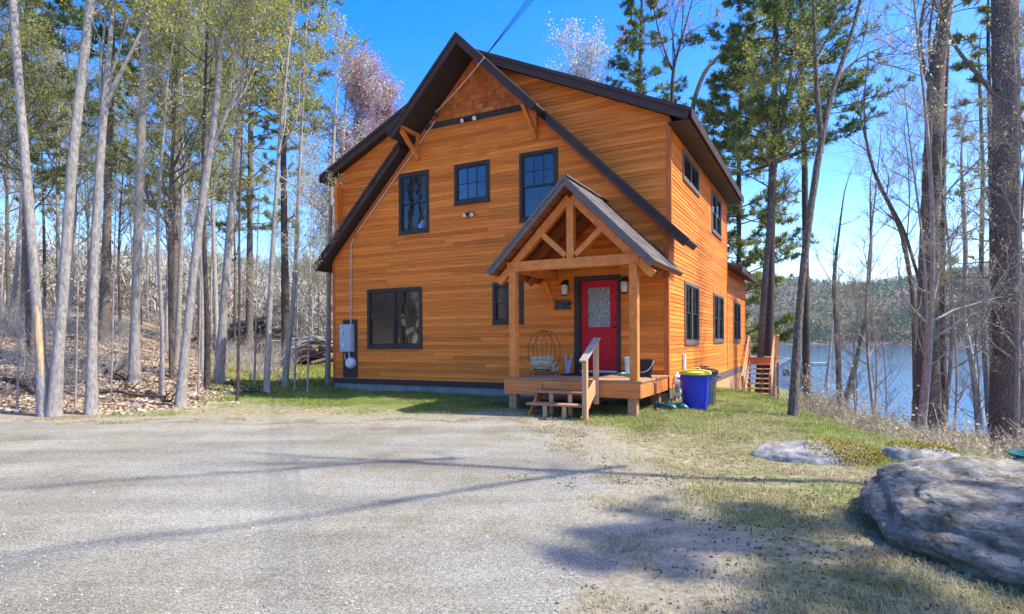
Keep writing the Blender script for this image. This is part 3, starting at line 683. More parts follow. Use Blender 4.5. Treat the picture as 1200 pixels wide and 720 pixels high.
MB().box(-0.88, -0.79, -2.31, -2.225, 0.30, 1.50).build('post', newcedar, rl, bevel=0.005)
MB().bar((-0.835, -2.97, 1.13), (-0.835, -2.20, 1.55), 0.14, 0.04).build('handrail', greywood, rl, bevel=0.006)
MB().bar((-0.835, -2.81, 0.36), (-0.835, -2.31, 0.66), 0.04, 0.24).build('lower_rail', newcedar, rl, bevel=0.004)

# --- rear deck and its stairs beyond the wing
rd = MB().box(-2.0, 1.15, D2 + .01, D2 + 2.4, 0.50, 0.72).build('rear_deck', deckedge, house)
for i in range(17):
    MB().box(-2.0, 1.19, D2 + .012 + i * .141, D2 + .012 + i * .141 + .136, .723, .76).build('deck_board', deckwood, rd)
for a in (0.16, 1.12):
    MB().box(a - .05, a + .05, D2 + .05, D2 + .15, -1.6, 1.72).build('post', newcedar, rd)
MB().box(1.07, 1.17, D2 + 2.25, D2 + 2.35, -1.8, 1.72).build('post', newcedar, rd)
MB().bar((1.12, D2 + .12, 1.70), (1.12, D2 + 2.4, 1.70), .12, .05).build('handrail', newcedar, rd)
for i in range(11):
    MB().box(1.10, 1.135, D2 + .3 + i * .18, D2 + .335 + i * .18, .76, 1.68).build('baluster', newcedar, rd)
rst = MB().bar((0.20, D2 + .02, .52), (0.20, D2 - 2.25, -1.12), .05, .24).bar((1.10, D2 + .02, .52), (1.10, D2 - 2.25, -1.12), .05, .24).build('rear_stairs', newcedar, house)
for i in range(9):
    f = (i + 0.6) / 9.0; b = D2 - 2.25 * f; z = 0.60 - 1.64 * f
    MB().box(.226, 1.074, b - .13, b + .13, z - .02, z + .02).build('tread', newcedar, rst)
for a in (0.16, 1.14):
    MB().box(a - .045, a + .045, D2 - 2.2, D2 - 2.11, -1.5, 0.15).build('post', newcedar, rst)
    MB().bar((a, D2 + .1, 1.62), (a, D2 - 2.25, 0.05), .045, .14).build('handrail', newcedar, rst)
    MB().bar((a, D2 + .1, 1.15), (a, D2 - 2.25, -0.42), .035, .09).build('lower_rail', newcedar, rst)

# ================================================================== THINGS FIXED TO OR STANDING BY THE HOUSE
def hthing(name, a, b, z, label, cat, group=None, rz=0.0):
    return empty(name, loc2w(a, b, z), ANG + rz, label, cat, group)
# electric service: backing board with disconnect box, meter, conduit
e = hthing('electric_panel', -9.05, 0, 0.49, 'grey electric disconnect box and round meter on dark backing board beside left corner', 'electric meter')
MB().box(-.27, .27, -.035, -.019, 0, 1.66).build('backing_board', trimm, e)
bx = MB().box(-.25, .17, -.20, -.036, .74, 1.52).build('disconnect_box', boxgrey, e, bevel=0.012)
MB().tube([(-.13, -.2, 1.28), (-.13, -.235, 1.28)], .055, 16).build('dial', galv, bx)
MB().box(-.14, -.09, -.222, -.2, .84, .98).build('lever', whitep, bx, bevel=0.006)
mt = MB().tube([(.06, -.036, .42), (.06, -.10, .42)], .165, 24).build('meter_base', boxgrey, e, smooth=True)
MB().tube([(.06, -.10, .42), (.06, -.16, .42), (.06, -.185, .42)], [.14, .13, .10], 24).build('meter_glass', paleglass, mt, smooth=True)
MB().tube([(.0, -.08, .74), (.02, -.08, .58)], .03, 10).tube([(-.15, -.07, .74), (-.17, -.07, .55), (-.12, -.07, .44)], .014, 8).build('nipple', boxgrey, e, smooth=True)
c = hthing('service_conduit', -9.0, 0, 2.0, 'thin tan service conduit climbing the left wall and following the gable eave', 'conduit')
off = lambda a, z, b=-0.05: (a + 9.0, b, z - 2.0)
path = [off(-9.0, 2.0), off(-8.99, 3.0), off(-8.98, 4.0), off(-8.97, 4.25), off(-8.93, 4.36), off(-8.85, 4.46)]
path += [off(a, 8.50 - abs(a - CX)) for a in np.linspace(-8.75, -6.05, 10)] + [off(-5.98, 7.42, -.09)]
MB().tube(path, .022, 10).build('pipe', pvc, c, smooth=True)
for z in (2.5, 3.2, 3.9): MB().box(-.035, .055, -.06, -.02, z - 2.0 - .012, z - 2.0 + .012).build('strap', galv, c)
wh = MB().tube([off(-6.0, 7.40, -.09), off(-5.93, 7.50, -.11), off(-5.90, 7.48, -.20)], [.04, .05, .06], 10).build('weatherhead', greyp, c, smooth=True)
loop = [off(-5.90 + .09 * math.cos(t) + .0, 7.36 + .14 * math.sin(t), -.22 - .02 * t) for t in np.linspace(1.2, 7.2, 16)]
MB().tube(loop, .012, 6).build('drip_loop', blackp, c)
# overhead cables from the rake to a pole out of sight behind the viewer
P0 = np.array(loc2w(-4.02, -0.93, 8.16)); P1 = P0 + (np.array((4.75, 2.07, 8.9)) - P0) * 3.2
for i, dx in enumerate((0.0, 0.13, 0.28)):
    pts_ = []
    for t in np.linspace(0, 1, 24):
        p = P0 + (P1 - P0) * t; p[2] += 1.2 * t - 3.2 * t * (1 - t) * 0.35; p[0] += dx * min(1, t * 8); pts_.append(p - P0)
    o = MB().tube(pts_, 0.0075, 6).build('power_cable', blackp); o.location = P0
    tag(o, ['left of the three overhead cables running up from the peak', 'middle of the three overhead cables running up from the peak', 'right of the three overhead cables running up from the peak'][i], 'cable', 'overhead cables to the house')
tw = [np.array(loc2w(-5.90, -.22, 7.46)) * (1 - t) + P0 * t - P0 for t in np.linspace(0, 1, 12)]
for k, q in enumerate(tw): q[2] -= 0.05 * math.sin(math.pi * k / 11)
o = MB().tube(tw, .016, 6).build('service_drop', material('pale_cable', [(.45, .36, .28), (.6, .5, .4)], ns=8, rough=.6)); o.location = P0
tag(o, 'pale twisted cable stretched across the shingled peak to the rake', 'cable')
# flood lights
def flood(a, z, label, ls=(-.09, .09)):
    f = hthing('flood_light', a, -0.02, z, label, 'flood light', 'twin flood lights on the front')
    MB().tube([(0, -.02, 0), (0, -.05, 0)], .055, 16).build('mount', blackm, f)
    for s in ls:
        h = MB().tube([(s * .3, -.04, 0), (s, -.08, -.01)], .014, 8).tube([(s, -.05, 0.0), (s * 1.1, -.10, -.03), (s * 1.2, -.15, -.055)], [.035, .05, .062], 14).build('lamp_head', blackm, f, smooth=True)
        MB().tube([(s * 1.2, -.151, -.056), (s * 1.21, -.158, -.059)], .054, 14).build('lens', paleglass, h)
flood(-4.97, 4.76, 'twin flood light on the siding below the square window')
flood(-4.95, 7.17, 'twin flood light on the dark belt board under the shingled peak', (-.15, .15))
# lanterns at the door
for a, lab in ((-2.36, 'black wall lantern on the left of the red door'), (-0.93, 'black wall lantern on the right of the red door')):
    l = hthing('wall_lantern', a, -.02, 2.58, lab, 'lantern', 'lanterns beside the door')
    MB().box(-.05, .05, -.02, 0.0, .05, .36).tube([(0, -.01, .30), (0, -.10, .34), (0, -.12, .30)], .012, 8).build('bracket', blackm, l)
    MB().lathe([(.11, 0), (.085, .03), (.05, .07), (.015, .10)], (0, -.12, .235), 16).build('cap', blackm, l, smooth=True)
    MB().lathe([(.062, 0), (.078, .10), (.078, .205), (.06, .232)], (0, -.12, 0.0), 16).build('lamp_glass', paleglass, l, smooth=True)
    MB().lathe([(.07, -.025), (.075, 0)], (0, -.12, 0), 16).build('base', blackm, l)
# cut-out metal name plaque (its letters cannot be read in the photograph)
pl = hthing('wall_plaque', -2.46, -.02, 2.24, 'small dark cut-out metal plaque on the siding left of the door', 'plaque')
mb = MB(front); random.seed(3)
mb.box(-.23, .23, .022, .030, .0, .018).box(-.23, .23, .022, .030, .205, .222)
x = -.21
while x < .19:
    wd = random.uniform(.035, .06)
    mb.box(x, x + .012, .022, .031, .04, .04 + random.uniform(.1, .14))
    if random.random() < .8: mb.box(x + .013, x + wd, .022, .0305, random.choice((.05, .10, .14)), .165)
    if random.random() < .6: mb.box(x + .013, x + wd - .004, .022, .0302, .04, .052)
    x += wd + .014
mb.build('cutout', blackm, pl)
mb2 = MB(front).box(-.19, .19, .016, .021, .02, .20); mb2.build('plate', greyp, pl)

# firewood hoop with split logs
fw = hthing('log_rack', -2.52, -0.95, DKZ, 'black wire hoop rack for firewood on the porch beside the left post', 'log rack')
for yy in (-.14, .14):
    ring = [(.33 * math.sin(t), yy, .52 - .46 * math.cos(t) ) for t in np.linspace(0, 2 * math.pi, 33)]
    MB().tube(ring, .0065, 6, cap=False).build('hoop', blackm, fw)
    MB().tube([(-.17, yy, .0), (-.10, yy, .40), (-.13, yy, .75), (0, yy, 0.98), (.13, yy, .75), (.10, yy, .40), (.17, yy, 0)], .005, 6).build('scroll', blackm, fw)
    MB().tube([(-.28, yy, .0), (-.20, yy, .12), (.20, yy, .12), (.28, yy, 0)], .01, 6).build('foot', blackm, fw)
MB().tube([(0, -.14, .065), (0, .14, .065)], .008, 6).tube([(-.25, -.14, .2), (-.25, .14, .2)], .008, 6).tube([(.25, -.14, .2), (.25, .14, .2)], .008, 6).tube([(0, -.14, 0.98), (0, .14, 0.98)], .008, 6).build('crossbar', blackm, fw)
random.seed(12); ll = ['lowest front', 'lowest rear', 'middle front', 'middle centre', 'middle rear', 'topmost']
for i, (y_, z, r) in enumerate(((-.06, .145, .068), (.07, .145, .064), (-.11, .25, .070), (.01, .26, .072), (.11, .25, .062), (-.04, .36, .066))):
    fl = hthing('firewood', -2.52 + random.uniform(-.02, .02), -0.95 + y_, DKZ + z, 'split log lying %s in the wire rack on the porch' % ll[i], 'firewood', 'split logs in the porch rack', rz=random.uniform(-.06, .06))
    n = random.choice((4, 5, 6))
    MB().tube([(-.27, random.uniform(-.01, .01), 0), (0, 0, random.uniform(0, .01)), (.26, 0, 0)], [r, r * 1.05, r * .95], n).build('log', splitwood, fl)
# forked boot jack leaning by the wall
bj = hthing('boot_jack', -2.28, -0.12, DKZ, 'grey forked board leaning on the wall left of the door', 'boot jack')
o = MB(lambda s, w, z: (s, -w, z)).prism([(-.045, 0), (.045, 0), (.075, .26), (.095, .44), (.065, .45), (.035, .30), (0, .27), (-.035, .30), (-.065, .45), (-.095, .44), (-.075, .26)], 0, .02).build('board', boxgrey, bj)
o.rotation_euler = (R(-8), 0, 0); o.location = (0, -.04, 0)
MB().box(-.05, .05, -.03, .012, .10, .13).build('cleat', greywood, bj)
# door mat
dm = hthing('door_mat', -1.62, -0.72, DKZ, 'dark ribbed door mat on the porch in front of the red door', 'door mat')
mm = MB().box(-.5, .5, -.32, .32, .002, .02).build('mat', darkmat, dm)
for i in range(12): MB().box(-.47, .47, -.30 + i * .052, -.275 + i * .052, .0205, .026).build('rib', darkmat, mm)
# white pail standing in a mint tray, right of the door
wp = hthing('white_pail', -0.72, -0.42, DKZ + .03, 'white plastic pail standing right of the door behind the post', 'pail')
MB().lathe([(.10, 0), (.125, .33), (.132, .335), (.132, .36), (.12, .36), (.118, .34), (.095, .015)], n=22).build('bucket', whitep, wp, smooth=True)
MB().tube([(.13 * math.cos(t), -.13 * math.sin(t) - .012, .33 - .12 * math.sin(t)) for t in np.linspace(0, math.pi, 12)], .004, 5).build('handle', galv, wp)
mtr = hthing('mint_tray', -0.76, -0.47, DKZ, 'mint green plastic tray under the white pail', 'tray')
MB().lathe([(.20, .0), (.22, .03), (.235, .055), (.225, .055), (.20, .02), (0.0, .018)], n=22).build('tray', mintp, mtr, smooth=True)
# black bucket with pale handle at the porch corner
bb = hthing('black_bucket', -0.30, -0.78, DKZ, 'black bucket with pale hoop handle on the right end of the porch', 'bucket')
MB().lathe([(.13, 0), (.175, .33), (.185, .335), (.185, .36), (.17, .36), (.165, .33), (.12, .02), (0, .02)], n=24).build('pail', blackp, bb, smooth=True)
MB().tube([(.18 * math.cos(t), -.19 * math.sin(t), .34 - .24 * math.sin(t)) for t in np.linspace(0, math.pi, 14)], .009, 6).build('handle', boxgrey, bb)
ho = hthing('garden_hose', -0.10, -1.3, DKZ, 'black hose hanging over the right end of the porch to the ground', 'hose')
MB().tube([(-.1, .45, .05), (-.02, .2, .02), (.08, .05, .01), (.14, -.02, -.10), (.15, -.06, -.35), (.16, -.05, -.60), (.24, -.12, -.655), (.5, -.15, -.66), (.72, .2, -.66)], .014, 8).build('hose', blackp, ho, smooth=True)
# hose bib and coil on the side wall
hb = hthing('hose_reel', 0.03, 0.55, 0.2, 'grey hose coil and tap on the sunny side wall behind the blue bin', 'hose reel')
for k in range(4):
    MB().tube([(.05 + .022 * k, .26 * math.cos(t) * (1 - .04 * k), .34 + .24 * math.sin(t) * (1 - .05 * k)) for t in np.linspace(0, 2 * math.pi, 25)], .012, 6, cap=False).build('hose_turn', boxgrey, hb, smooth=True)
MB().box(0, .13, -.03, .03, .30, .36).tube([(0, .3, .52), (.12, .3, .52), (.15, .3, .46)], .02, 8).build('bracket', galv, hb)
ds = hthing('vent_pipe', 0.055, 1.35, 0.5, 'short white vent pipe standing on the side wall below the window', 'pipe')
MB().tube([(0, 0, 0), (0, 0, .62), (.0, 0, .68)], [.045, .045, .05], 12).build('pipe', whitep, ds, smooth=True)
MB().box(-.02, .05, -.05, .05, .3, .33).build('strap', galv, ds)

# bins
def bin_(name, a, b, body_m, lid_m, label, hgt_, r):
    p = loc2w(a, b); t = empty(name, (p[0], p[1], gz(p[0], p[1]) + .01), ANG + .3, label, 'bin')
    body = MB().lathe([(r * .80, 0), (r * .82, .02), (r * .93, hgt_ * .80), (r * .95, hgt_ * .80), (r * 1.0, hgt_ * .985), (r * 1.03, hgt_), (r * .96, hgt_), (r * .78, .03)], n=32).build('body', body_m, t, smooth=True)
    for k in range(8):
        an = k * math.pi / 4
        MB().bar((r * .815 * math.cos(an), r * .815 * math.sin(an), .03), (r * .925 * math.cos(an), r * .925 * math.sin(an), hgt_ * .78), .03, .014).build('rib', body_m, body)
    for s in (-1, 1):
        MB().tube([(s * r * .97, -.09, hgt_ * .84), (s * (r + .05), -.07, hgt_ * .86), (s * (r + .05), .07, hgt_ * .86), (s * r * .97, .09, hgt_ * .84)], .016, 8).build('handle', body_m, body, smooth=True)
    ld = MB().lathe([(r * 1.06, -.035), (r * 1.09, -.03), (r * 1.09, .015), (r * 1.0, .04), (r * .6, .065), (0.01, .075)], (0, 0, hgt_ + .012), n=32).build('lid', lid_m, t, smooth=True)
    MB().tube([(-.10, 0, hgt_ + .075), (-.08, 0, hgt_ + .115), (.08, 0, hgt_ + .115), (.10, 0, hgt_ + .075)], .013, 8).build('lid_handle', lid_m, ld, smooth=True)
    return t
bin_('recycling_bin', 0.70, -0.72, bluep, yellowp, 'blue plastic bin with yellow lid on the grass by the house corner', 0.70, 0.29)
bin_('grey_bin', 0.75, -0.02, greyp, blackp, 'dark grey bin half hidden behind the blue bin', 0.68, 0.27)
# rubber clogs
for a, b, rz, lab in ((0.16, -1.05, 1.25, 'left of the two dark teal rubber clogs on the grass by the porch'), (0.36, -0.98, 1.35, 'right of the two dark teal rubber clogs on the grass by the porch')):
    p = loc2w(a, b); t = empty('rubber_clog', (p[0], p[1], gz(p[0], p[1]) + .005), ANG + rz, lab, 'clog', 'rubber clogs by the porch'); t.scale = (1.35, 1.35, 1.1)
    secs = [(-.17, .035, .05), (-.15, .055, .065), (-.08, .06, .07), (0, .062, .10), (.08, .068, .125), (.14, .062, .115), (.19, .045, .075), (.21, .02, .04)]
    vs = []; n = 14
    for (yy, wd, ht) in secs:
        for k in range(n):
            an = 2 * math.pi * k / n; vs.append((wd * math.cos(an), -yy, max(0.0, ht * .5 + ht * .55 * math.sin(an))))
    fs = [(i * n + k, i * n + (k + 1) % n, (i + 1) * n + (k + 1) % n, (i + 1) * n + k) for i in range(len(secs) - 1) for k in range(n)] + [tuple(range(n))[::-1], tuple(range((len(secs) - 1) * n, len(secs) * n))]
    up = MB(); up.add(vs, fs); u_ = up.build('upper', tealp, t, smooth=True)
    MB().prism([(-.05, -.0), (.05, 0), (.05, .0)], 0, 0.001) if False else None
    MB().box(-.055, .055, -.2, .16, 0.0, .018).build('sole', blackp, t, bevel=0.008)
    MB().tube([(-.055, .06, .075), (-.03, .14, .105), (.03, .14, .105), (.055, .06, .075)], .016, 6).build('collar', tealp, t)

# shed by the water
g = ghit(926, 452)
sd = empty('lakeside_shed', (g[0] + .3, g[1] + .8, g[2]), R(-12), 'small pale lakeside shed with grey roof down by the water', 'shed')
MB().prism([(-1.5, 0), (1.5, 0), (1.5, 2.1), (0, 3.0), (-1.5, 2.1)], -1.5, 1.5).build('wall', paintw, sd)
for s in (-1, 1):
    MB().prism([(0, 3.12), (s * 1.85, 2.01), (s * 1.85, 1.93), (0, 3.03)], -1.75, 1.75).build('roof', material('shed_roof', [(.16, .17, .16), (.24, .25, .24)], ns=6, rough=.7), sd)
MB().box(.2, 1.0, -1.56, -1.505, .1, 1.9).build('door', greytrim, sd)
MB().box(-1.0, -.3, -1.55, -1.505, 1.1, 1.8).build('window', greytrim, sd)
MB().box(-1.45, 1.45, -1.52, -1.502, -.05, .12).build('skirt', greytrim, sd)
g2 = ghit(962, 447); dk2 = empty('boat_dock', (g2[0], g2[1], LAKE_Z), R(-20), 'grey wooden dock at the near edge of the lake', 'dock')
for i in range(12): MB().box(-1.6, 1.6, i * .3, i * .3 + .27, .35, .42).build('plank', greywood, dk2)
for (a, b) in ((-1.5, .2), (1.5, .2), (-1.5, 3.3), (1.5, 3.3)): MB().tube([(a, b, -3), (a, b, .8)], .07, 8).build('pile', greywood, dk2)
# teal tub behind the boulder at the frame edge
tb = at(1203, 536, 6.4); t = empty('plastic_tub', (tb[0] + .18, tb[1], gz(tb[0], tb[1])), 0.2, 'dark teal plastic tub peeking out behind the big boulder', 'tub')
hz = tb[2] - gz(tb[0], tb[1]) + .03
MB().lathe([(.20, 0), (.26, hz - .03), (.29, hz - .03), (.30, hz), (.27, hz), (.19, .02)], n=24).build('tub', tealp, t, smooth=True)
for s in (-1, 1): MB().tube([(s * .28, -.06, hz - .03), (s * .34, -.04, hz - .04), (s * .34, .04, hz - .04), (s * .28, .06, hz - .03)], .012, 6).build('handle', tealp, t)

# ================================================================== ROCKS
from mathutils import noise as mnoise
rockm = material('boulder_stone', [(0.07, 0.055, 0.033), (0.20, 0.175, 0.125), (0.34, 0.31, 0.235), (0.52, 0.485, 0.40)], stretch=(1.2, 1.2, 3.6), ns=4.5, detail=15, nrough=.74, rough=0.9, bump=1.0, bns=14, bstretch=(1.2, 1.2, 3), bdist=0.04, pos=[0.33, 0.43, 0.54, 0.68], ndist=0.4, spec=.12)
def add_patch(m, col, scale, lo, hi, seed=0.0):
    """mixes a second colour over a material where a noise is high (lichen, moss, stains)"""
    t = m.node_tree; N = t.nodes; Lk = t.links.new; p = N['Principled BSDF']
    src = p.inputs['Base Color'].links[0].from_socket
    tc = N.new('ShaderNodeTexCoord'); mp = N.new('ShaderNodeMapping'); mp.inputs['Location'].default_value = (seed, seed * 2, 0); Lk(tc.outputs['Object'], mp.inputs['Vector'])
    no = N.new('ShaderNodeTexNoise'); no.inputs['Scale'].default_value = scale; no.inputs['Detail'].default_value = 8; no.inputs['Roughness'].default_value = 0.7; Lk(mp.outputs[0], no.inputs['Vector'])
    mr = N.new('ShaderNodeMapRange'); mr.inputs['From Min'].default_value = lo; mr.inputs['From Max'].default_value = hi; Lk(no.outputs['Fac'], mr.inputs['Value'])
    mx = N.new('ShaderNodeMix'); mx.data_type = 'RGBA'; Lk(mr.outputs[0], mx.inputs[0]); Lk(src, mx.inputs[6]); mx.inputs[7].default_value = (*col, 1); Lk(mx.outputs[2], p.inputs['Base Color'])
    return m
add_patch(rockm, (0.24, 0.15, 0.07), 2.0, 0.56, 0.74, 3.0); add_patch(rockm, (0.46, 0.47, 0.46), 6.0, 0.62, 0.74, 8.0); add_patch(rockm, (0.05, 0.045, 0.035), 26.0, 0.58, 0.66, 4.0); add_patch(rockm, (0.55, 0.54, 0.49), 34.0, 0.62, 0.70, 9.0)
ledgem = material('ledge_stone', [(0.13, 0.12, 0.10), (0.25, 0.235, 0.21), (0.40, 0.38, 0.35)], ns=8, detail=12, rough=0.9, bump=0.7, bns=14, bdist=0.03)
mossm = material('yellow_moss', [(0.16, 0.12, 0.015), (0.34, 0.26, 0.025), (0.42, 0.38, 0.06)], ns=14, detail=8, rough=0.95, bump=0.8, bns=40, bdist=0.02)
def rock(name, loc, half, rz, tilt, label, mat, seed, strata=0.06, sub=5, pw=0.8):
    t = empty(name, loc, rz, label, 'boulder' if name == 'boulder' else 'rock')
    bm = bmesh.new(); bmesh.ops.create_icosphere(bm, subdivisions=sub, radius=1.0)
    so = Vector((seed * 3.1, seed * 1.7, seed))
    for v in bm.verts:
        n = v.co.normalized(); q = Vector([math.copysign(abs(c) ** pw, c) for c in n]); q.normalize(); q = q * (0.72 + 0.28 / max(abs(n.x), abs(n.y), abs(n.z)) ** 0.6 * 0.9)
        p = Vector((q.x * half[0], q.y * half[1], q.z * half[2]))
        big = mnoise.noise(p * 0.9 + so) * 0.22 + mnoise.noise(p * 2.2 + so) * 0.10
        ts = p.z * 5.5 + p.x * tilt + mnoise.noise(p * 1.3 + so) * 1.6
        lay = (abs((ts % 1.0) - 0.5) * 2) ** 2
        fine = mnoise.fractal(p * 5 + so, 0.75, 2.1, 7) * 0.032 + mnoise.ridged_multi_fractal(Vector((p.x * 1.6, p.y * 1.6, p.z * 5 + p.x * tilt)) + so, 0.9, 2.1, 4, 1.0, 2.0) * 0.011
        v.co = p + n * (big * min(half) * 1.2 + (lay - .3) * -strata * (1 - abs(n.z) ** 2 * .7) + fine)
    me = bpy.data.meshes.new(name); bm.to_mesh(me); bm.free(); me.materials.append(mat)
    for p in me.polygons: p.use_smooth = True
    link(bpy.data.objects.new('stone', me), t)
    return t
BZ = gz(4.2, 4.6)
rock('boulder', (4.06, 4.40, BZ + 0.12), (1.28, 1.50, 0.36), R(-14), 0.9, 'large weathered grey layered boulder at the right edge of the yard', rockm, 4.2, 0.045, 7)
lz_ = gz(3.9, 7.7)
l1 = rock('mossy_ledge', (3.95, 7.75, lz_ - 0.06), (0.85, 0.55, 0.24), R(-15), 0.3, 'low pale rock ledge with yellow moss behind the boulder', ledgem, 9.1, 0.02, 5)
l2 = rock('mossy_ledge', (5.15, 7.55, gz(5.15, 7.55) - 0.02), (0.50, 0.42, 0.20), R(20), 0.3, 'small mossy rock between the ledge and the big boulder', ledgem, 5.5, 0.02, 5)
rng = np.random.default_rng(11)
def moss_on(t, cx, cy, sx, sy, n):
    src = t.children[0].data; co = np.array([v.co[:] for v in src.vertices]); nn = np.array([v.normal[:] for v in src.vertices])
    sel = np.where((((co[:, 0] - cx) / sx) ** 2 + ((co[:, 1] - cy) / sy) ** 2 < 1) & (nn[:, 2] > 0.15))[0]
    if not len(sel): return
    ids = rng.choice(sel, n); c = co[ids] + rng.normal(0, .02, (n, 3)) + [0, 0, .012]; s = rng.uniform(.005, .013, n)
    V, F = leaf_quads(c, s, s * .7, rng)
    o = np_obj('moss', V, [F], mossm, t); o['kind'] = 'stuff'

# ================================================================== TREES
def unit(a): return a / np.maximum(np.linalg.norm(a, axis=-1, keepdims=True), 1e-9)
def leaf_quads(c, ln, wd, rng, d=None):
    n = len(c); a = unit(rng.normal(size=(n, 3))) if d is None else unit(d)
    b = unit(np.cross(a, rng.normal(size=(n, 3))))
    a = a * np.asarray(ln).reshape(-1, 1); b = b * np.asarray(wd).reshape(-1, 1)
    V = np.stack([c - a, c + b, c + a, c - b], 1).reshape(-1, 3)
    return V, np.arange(n * 4).reshape(n, 4)
def grow(P, D, L, n, up, wob, rng, droop=0.0):
    pts = [P]; d = unit(D); st = (np.asarray(L) / n).reshape(-1, 1)
    for i in range(n):
        d = unit(d + np.array([0, 0, up]) + rng.normal(0, wob, d.shape)); P = P + d * st; pts.append(P)
    return np.stack(pts, 1)
def sample(pts, Rd, k, f0, f1, rng):
    """k positions on each branch -> points, directions, radii"""
    B, n, _ = pts.shape; f = rng.uniform(f0, f1, (B, k)) * (n - 1); i = np.minimum(f.astype(int), n - 2); t = (f - i)[..., None]
    bi = np.arange(B)[:, None]; p0, p1 = pts[bi, i], pts[bi, i + 1]
    r = Rd[bi, i] * (1 - t[..., 0]) + Rd[bi, i + 1] * t[..., 0]
    return (p0 + (p1 - p0) * t).reshape(-1, 3), unit(p1 - p0).reshape(-1, 3), r.ravel(), (f / (n - 1)).ravel()
def fork(d, ang, rng):
    pr = unit(np.cross(d, rng.normal(size=d.shape))); a = np.asarray(ang).reshape(-1, 1)
    return np.cos(a) * d + np.sin(a) * pr
def tubes(pts, Rd, s, rough=0.0, rng=None):
    B, n, _ = pts.shape
    t = np.zeros_like(pts); t[:, 1:-1] = pts[:, 2:] - pts[:, :-2]; t[:, 0] = pts[:, 1] - pts[:, 0]; t[:, -1] = pts[:, -1] - pts[:, -2]; t = unit(t)
    m = unit(pts[:, -1] - pts[:, 0]); ref = np.where(np.abs(m[:, :1]) < 0.7, np.array([[1.0, 0, 0]]), np.array([[0, 1.0, 0]]))[:, None, :]
    x = unit(np.cross(t, np.broadcast_to(ref, t.shape))); y = np.cross(t, x)
    an = np.arange(s) * 2 * math.pi / s
    rad = Rd[:, :, None, None]
    if rough: rad = rad * (1 + rough * rng.normal(size=(B, n, s, 1)))
    V = pts[:, :, None, :] + rad * (np.cos(an)[None, None, :, None] * x[:, :, None, :] + np.sin(an)[None, None, :, None] * y[:, :, None, :])
    id_ = np.arange(B * n * s).reshape(B, n, s); nx_ = np.roll(id_, -1, axis=2)
    F = np.stack([id_[:, :-1], nx_[:, :-1], nx_[:, 1:], id_[:, 1:]], -1).reshape(-1, 4)
    return V.reshape(-1, 3), F
class Acc:
    def __init__(self): self.V = []; self.F = []; self.n = 0
    def add(self, V, F): self.V.append(V); self.F.append(F + self.n); self.n += len(V)
    def mesh(self, name, mat, smooth=False):
        me = np_mesh(name, np.concatenate(self.V), [np.concatenate(self.F)], smooth=smooth); me.materials.append(mat); return me
def taper(r0, n, end=0.3): return np.asarray(r0).reshape(-1, 1) * np.linspace(1, end, n)[None, :]

def resample(poly, rad, step):
    poly = np.asarray(poly, float); seg = np.linalg.norm(np.diff(poly, axis=0), axis=1); s = np.concatenate([[0], np.cumsum(seg)])
    n = max(6, int(s[-1] / step)); u = np.linspace(0, s[-1], n)
    # smooth interpolation through the points
    out = np.stack([np.interp(u, s, poly[:, k]) for k in range(3)], 1)
    for _ in range(3): out[1:-1] = (out[:-2] + 2 * out[1:-1] + out[2:]) / 4
    return out, np.interp(u, s, rad)

def deciduous(rng, trunk, trad, n1=16, f0=0.35, L1=3.2, inc=0.9, n2=6, n3=6, leaf=0.045, nleaf=5, spread=0.16, extra=None, sides=9, up=0.10, twig_r=0.006, lcl=1):
    """returns (wood mesh data, leaf mesh data)"""
    A = Acc(); A.add(*tubes(trunk[None], trad[None], sides, 0.04, rng))
    P, D, r, f = sample(trunk[None], trad[None], n1, f0, 0.97, rng)
    D1_ = fork(D, rng.uniform(inc * .6, inc * 1.25, len(P)), rng); L = L1 * rng.uniform(.6, 1.2, len(P)) * (1.15 - 0.6 * f)
    b1 = grow(P, D1_, L, 6, up, .13, rng); r1 = taper(np.minimum(r * .55, .012 + L * .014), 7, .25)
    A.add(*tubes(b1, r1, 6))
    ex = [(b1, r1)]
    # the trunk top continues as a leader limb
    if extra is not None:
        for (pp, rr_) in extra:
            A.add(*tubes(pp[None], rr_[None], 7, 0.03, rng))
            P, D, r, f = sample(pp[None], rr_[None], max(4, n1 // 3), .25, .98, rng)
            Le = L1 * .7 * rng.uniform(.5, 1.1, len(P)); be = grow(P, fork(D, rng.uniform(.4, 1.0, len(P)), rng), Le, 6, up, .13, rng)
            re = taper(np.minimum(r * .55, .012 + Le * .013), 7, .25); A.add(*tubes(be, re, 5)); ex.append((be, re))
    b1 = np.concatenate([q[0] for q in ex]); r1 = np.concatenate([q[1] for q in ex])
    P, D, r, f = sample(b1, r1, n2, .2, 1.0, rng)
    L = L1 * .42 * rng.uniform(.5, 1.2, len(P)); b2 = grow(P, fork(D, rng.uniform(.4, 1.0, len(P)), rng), L, 4, up * 1.2, .16, rng)
    r2 = taper(np.clip(r * .6, twig_r, None), 5, .35); A.add(*tubes(b2, r2, 4))
    P, D, r, f = sample(b2, r2, n3, .15, 1.0, rng)
    L = L1 * .17 * rng.uniform(.5, 1.3, len(P)); b3 = grow(P, fork(D, rng.uniform(.4, 1.0, len(P)), rng), L, 3, up * 1.4, .2, rng)
    A.add(*tubes(b3, taper(np.full(len(P), twig_r * .8), 4, .5), 3))
    Lf = Acc()
    if nleaf:
        P, D, r, f = sample(b3, taper(np.full(len(b3), .01), 4), nleaf, .2, 1.0, rng)
        for q in range(lcl):
            c = P + rng.normal(0, spread * .5, P.shape); s = leaf * rng.uniform(.55, 1.3, len(c)); Lf.add(*leaf_quads(c, s, s * rng.uniform(.5, .8, len(c)), rng))
    return A, Lf
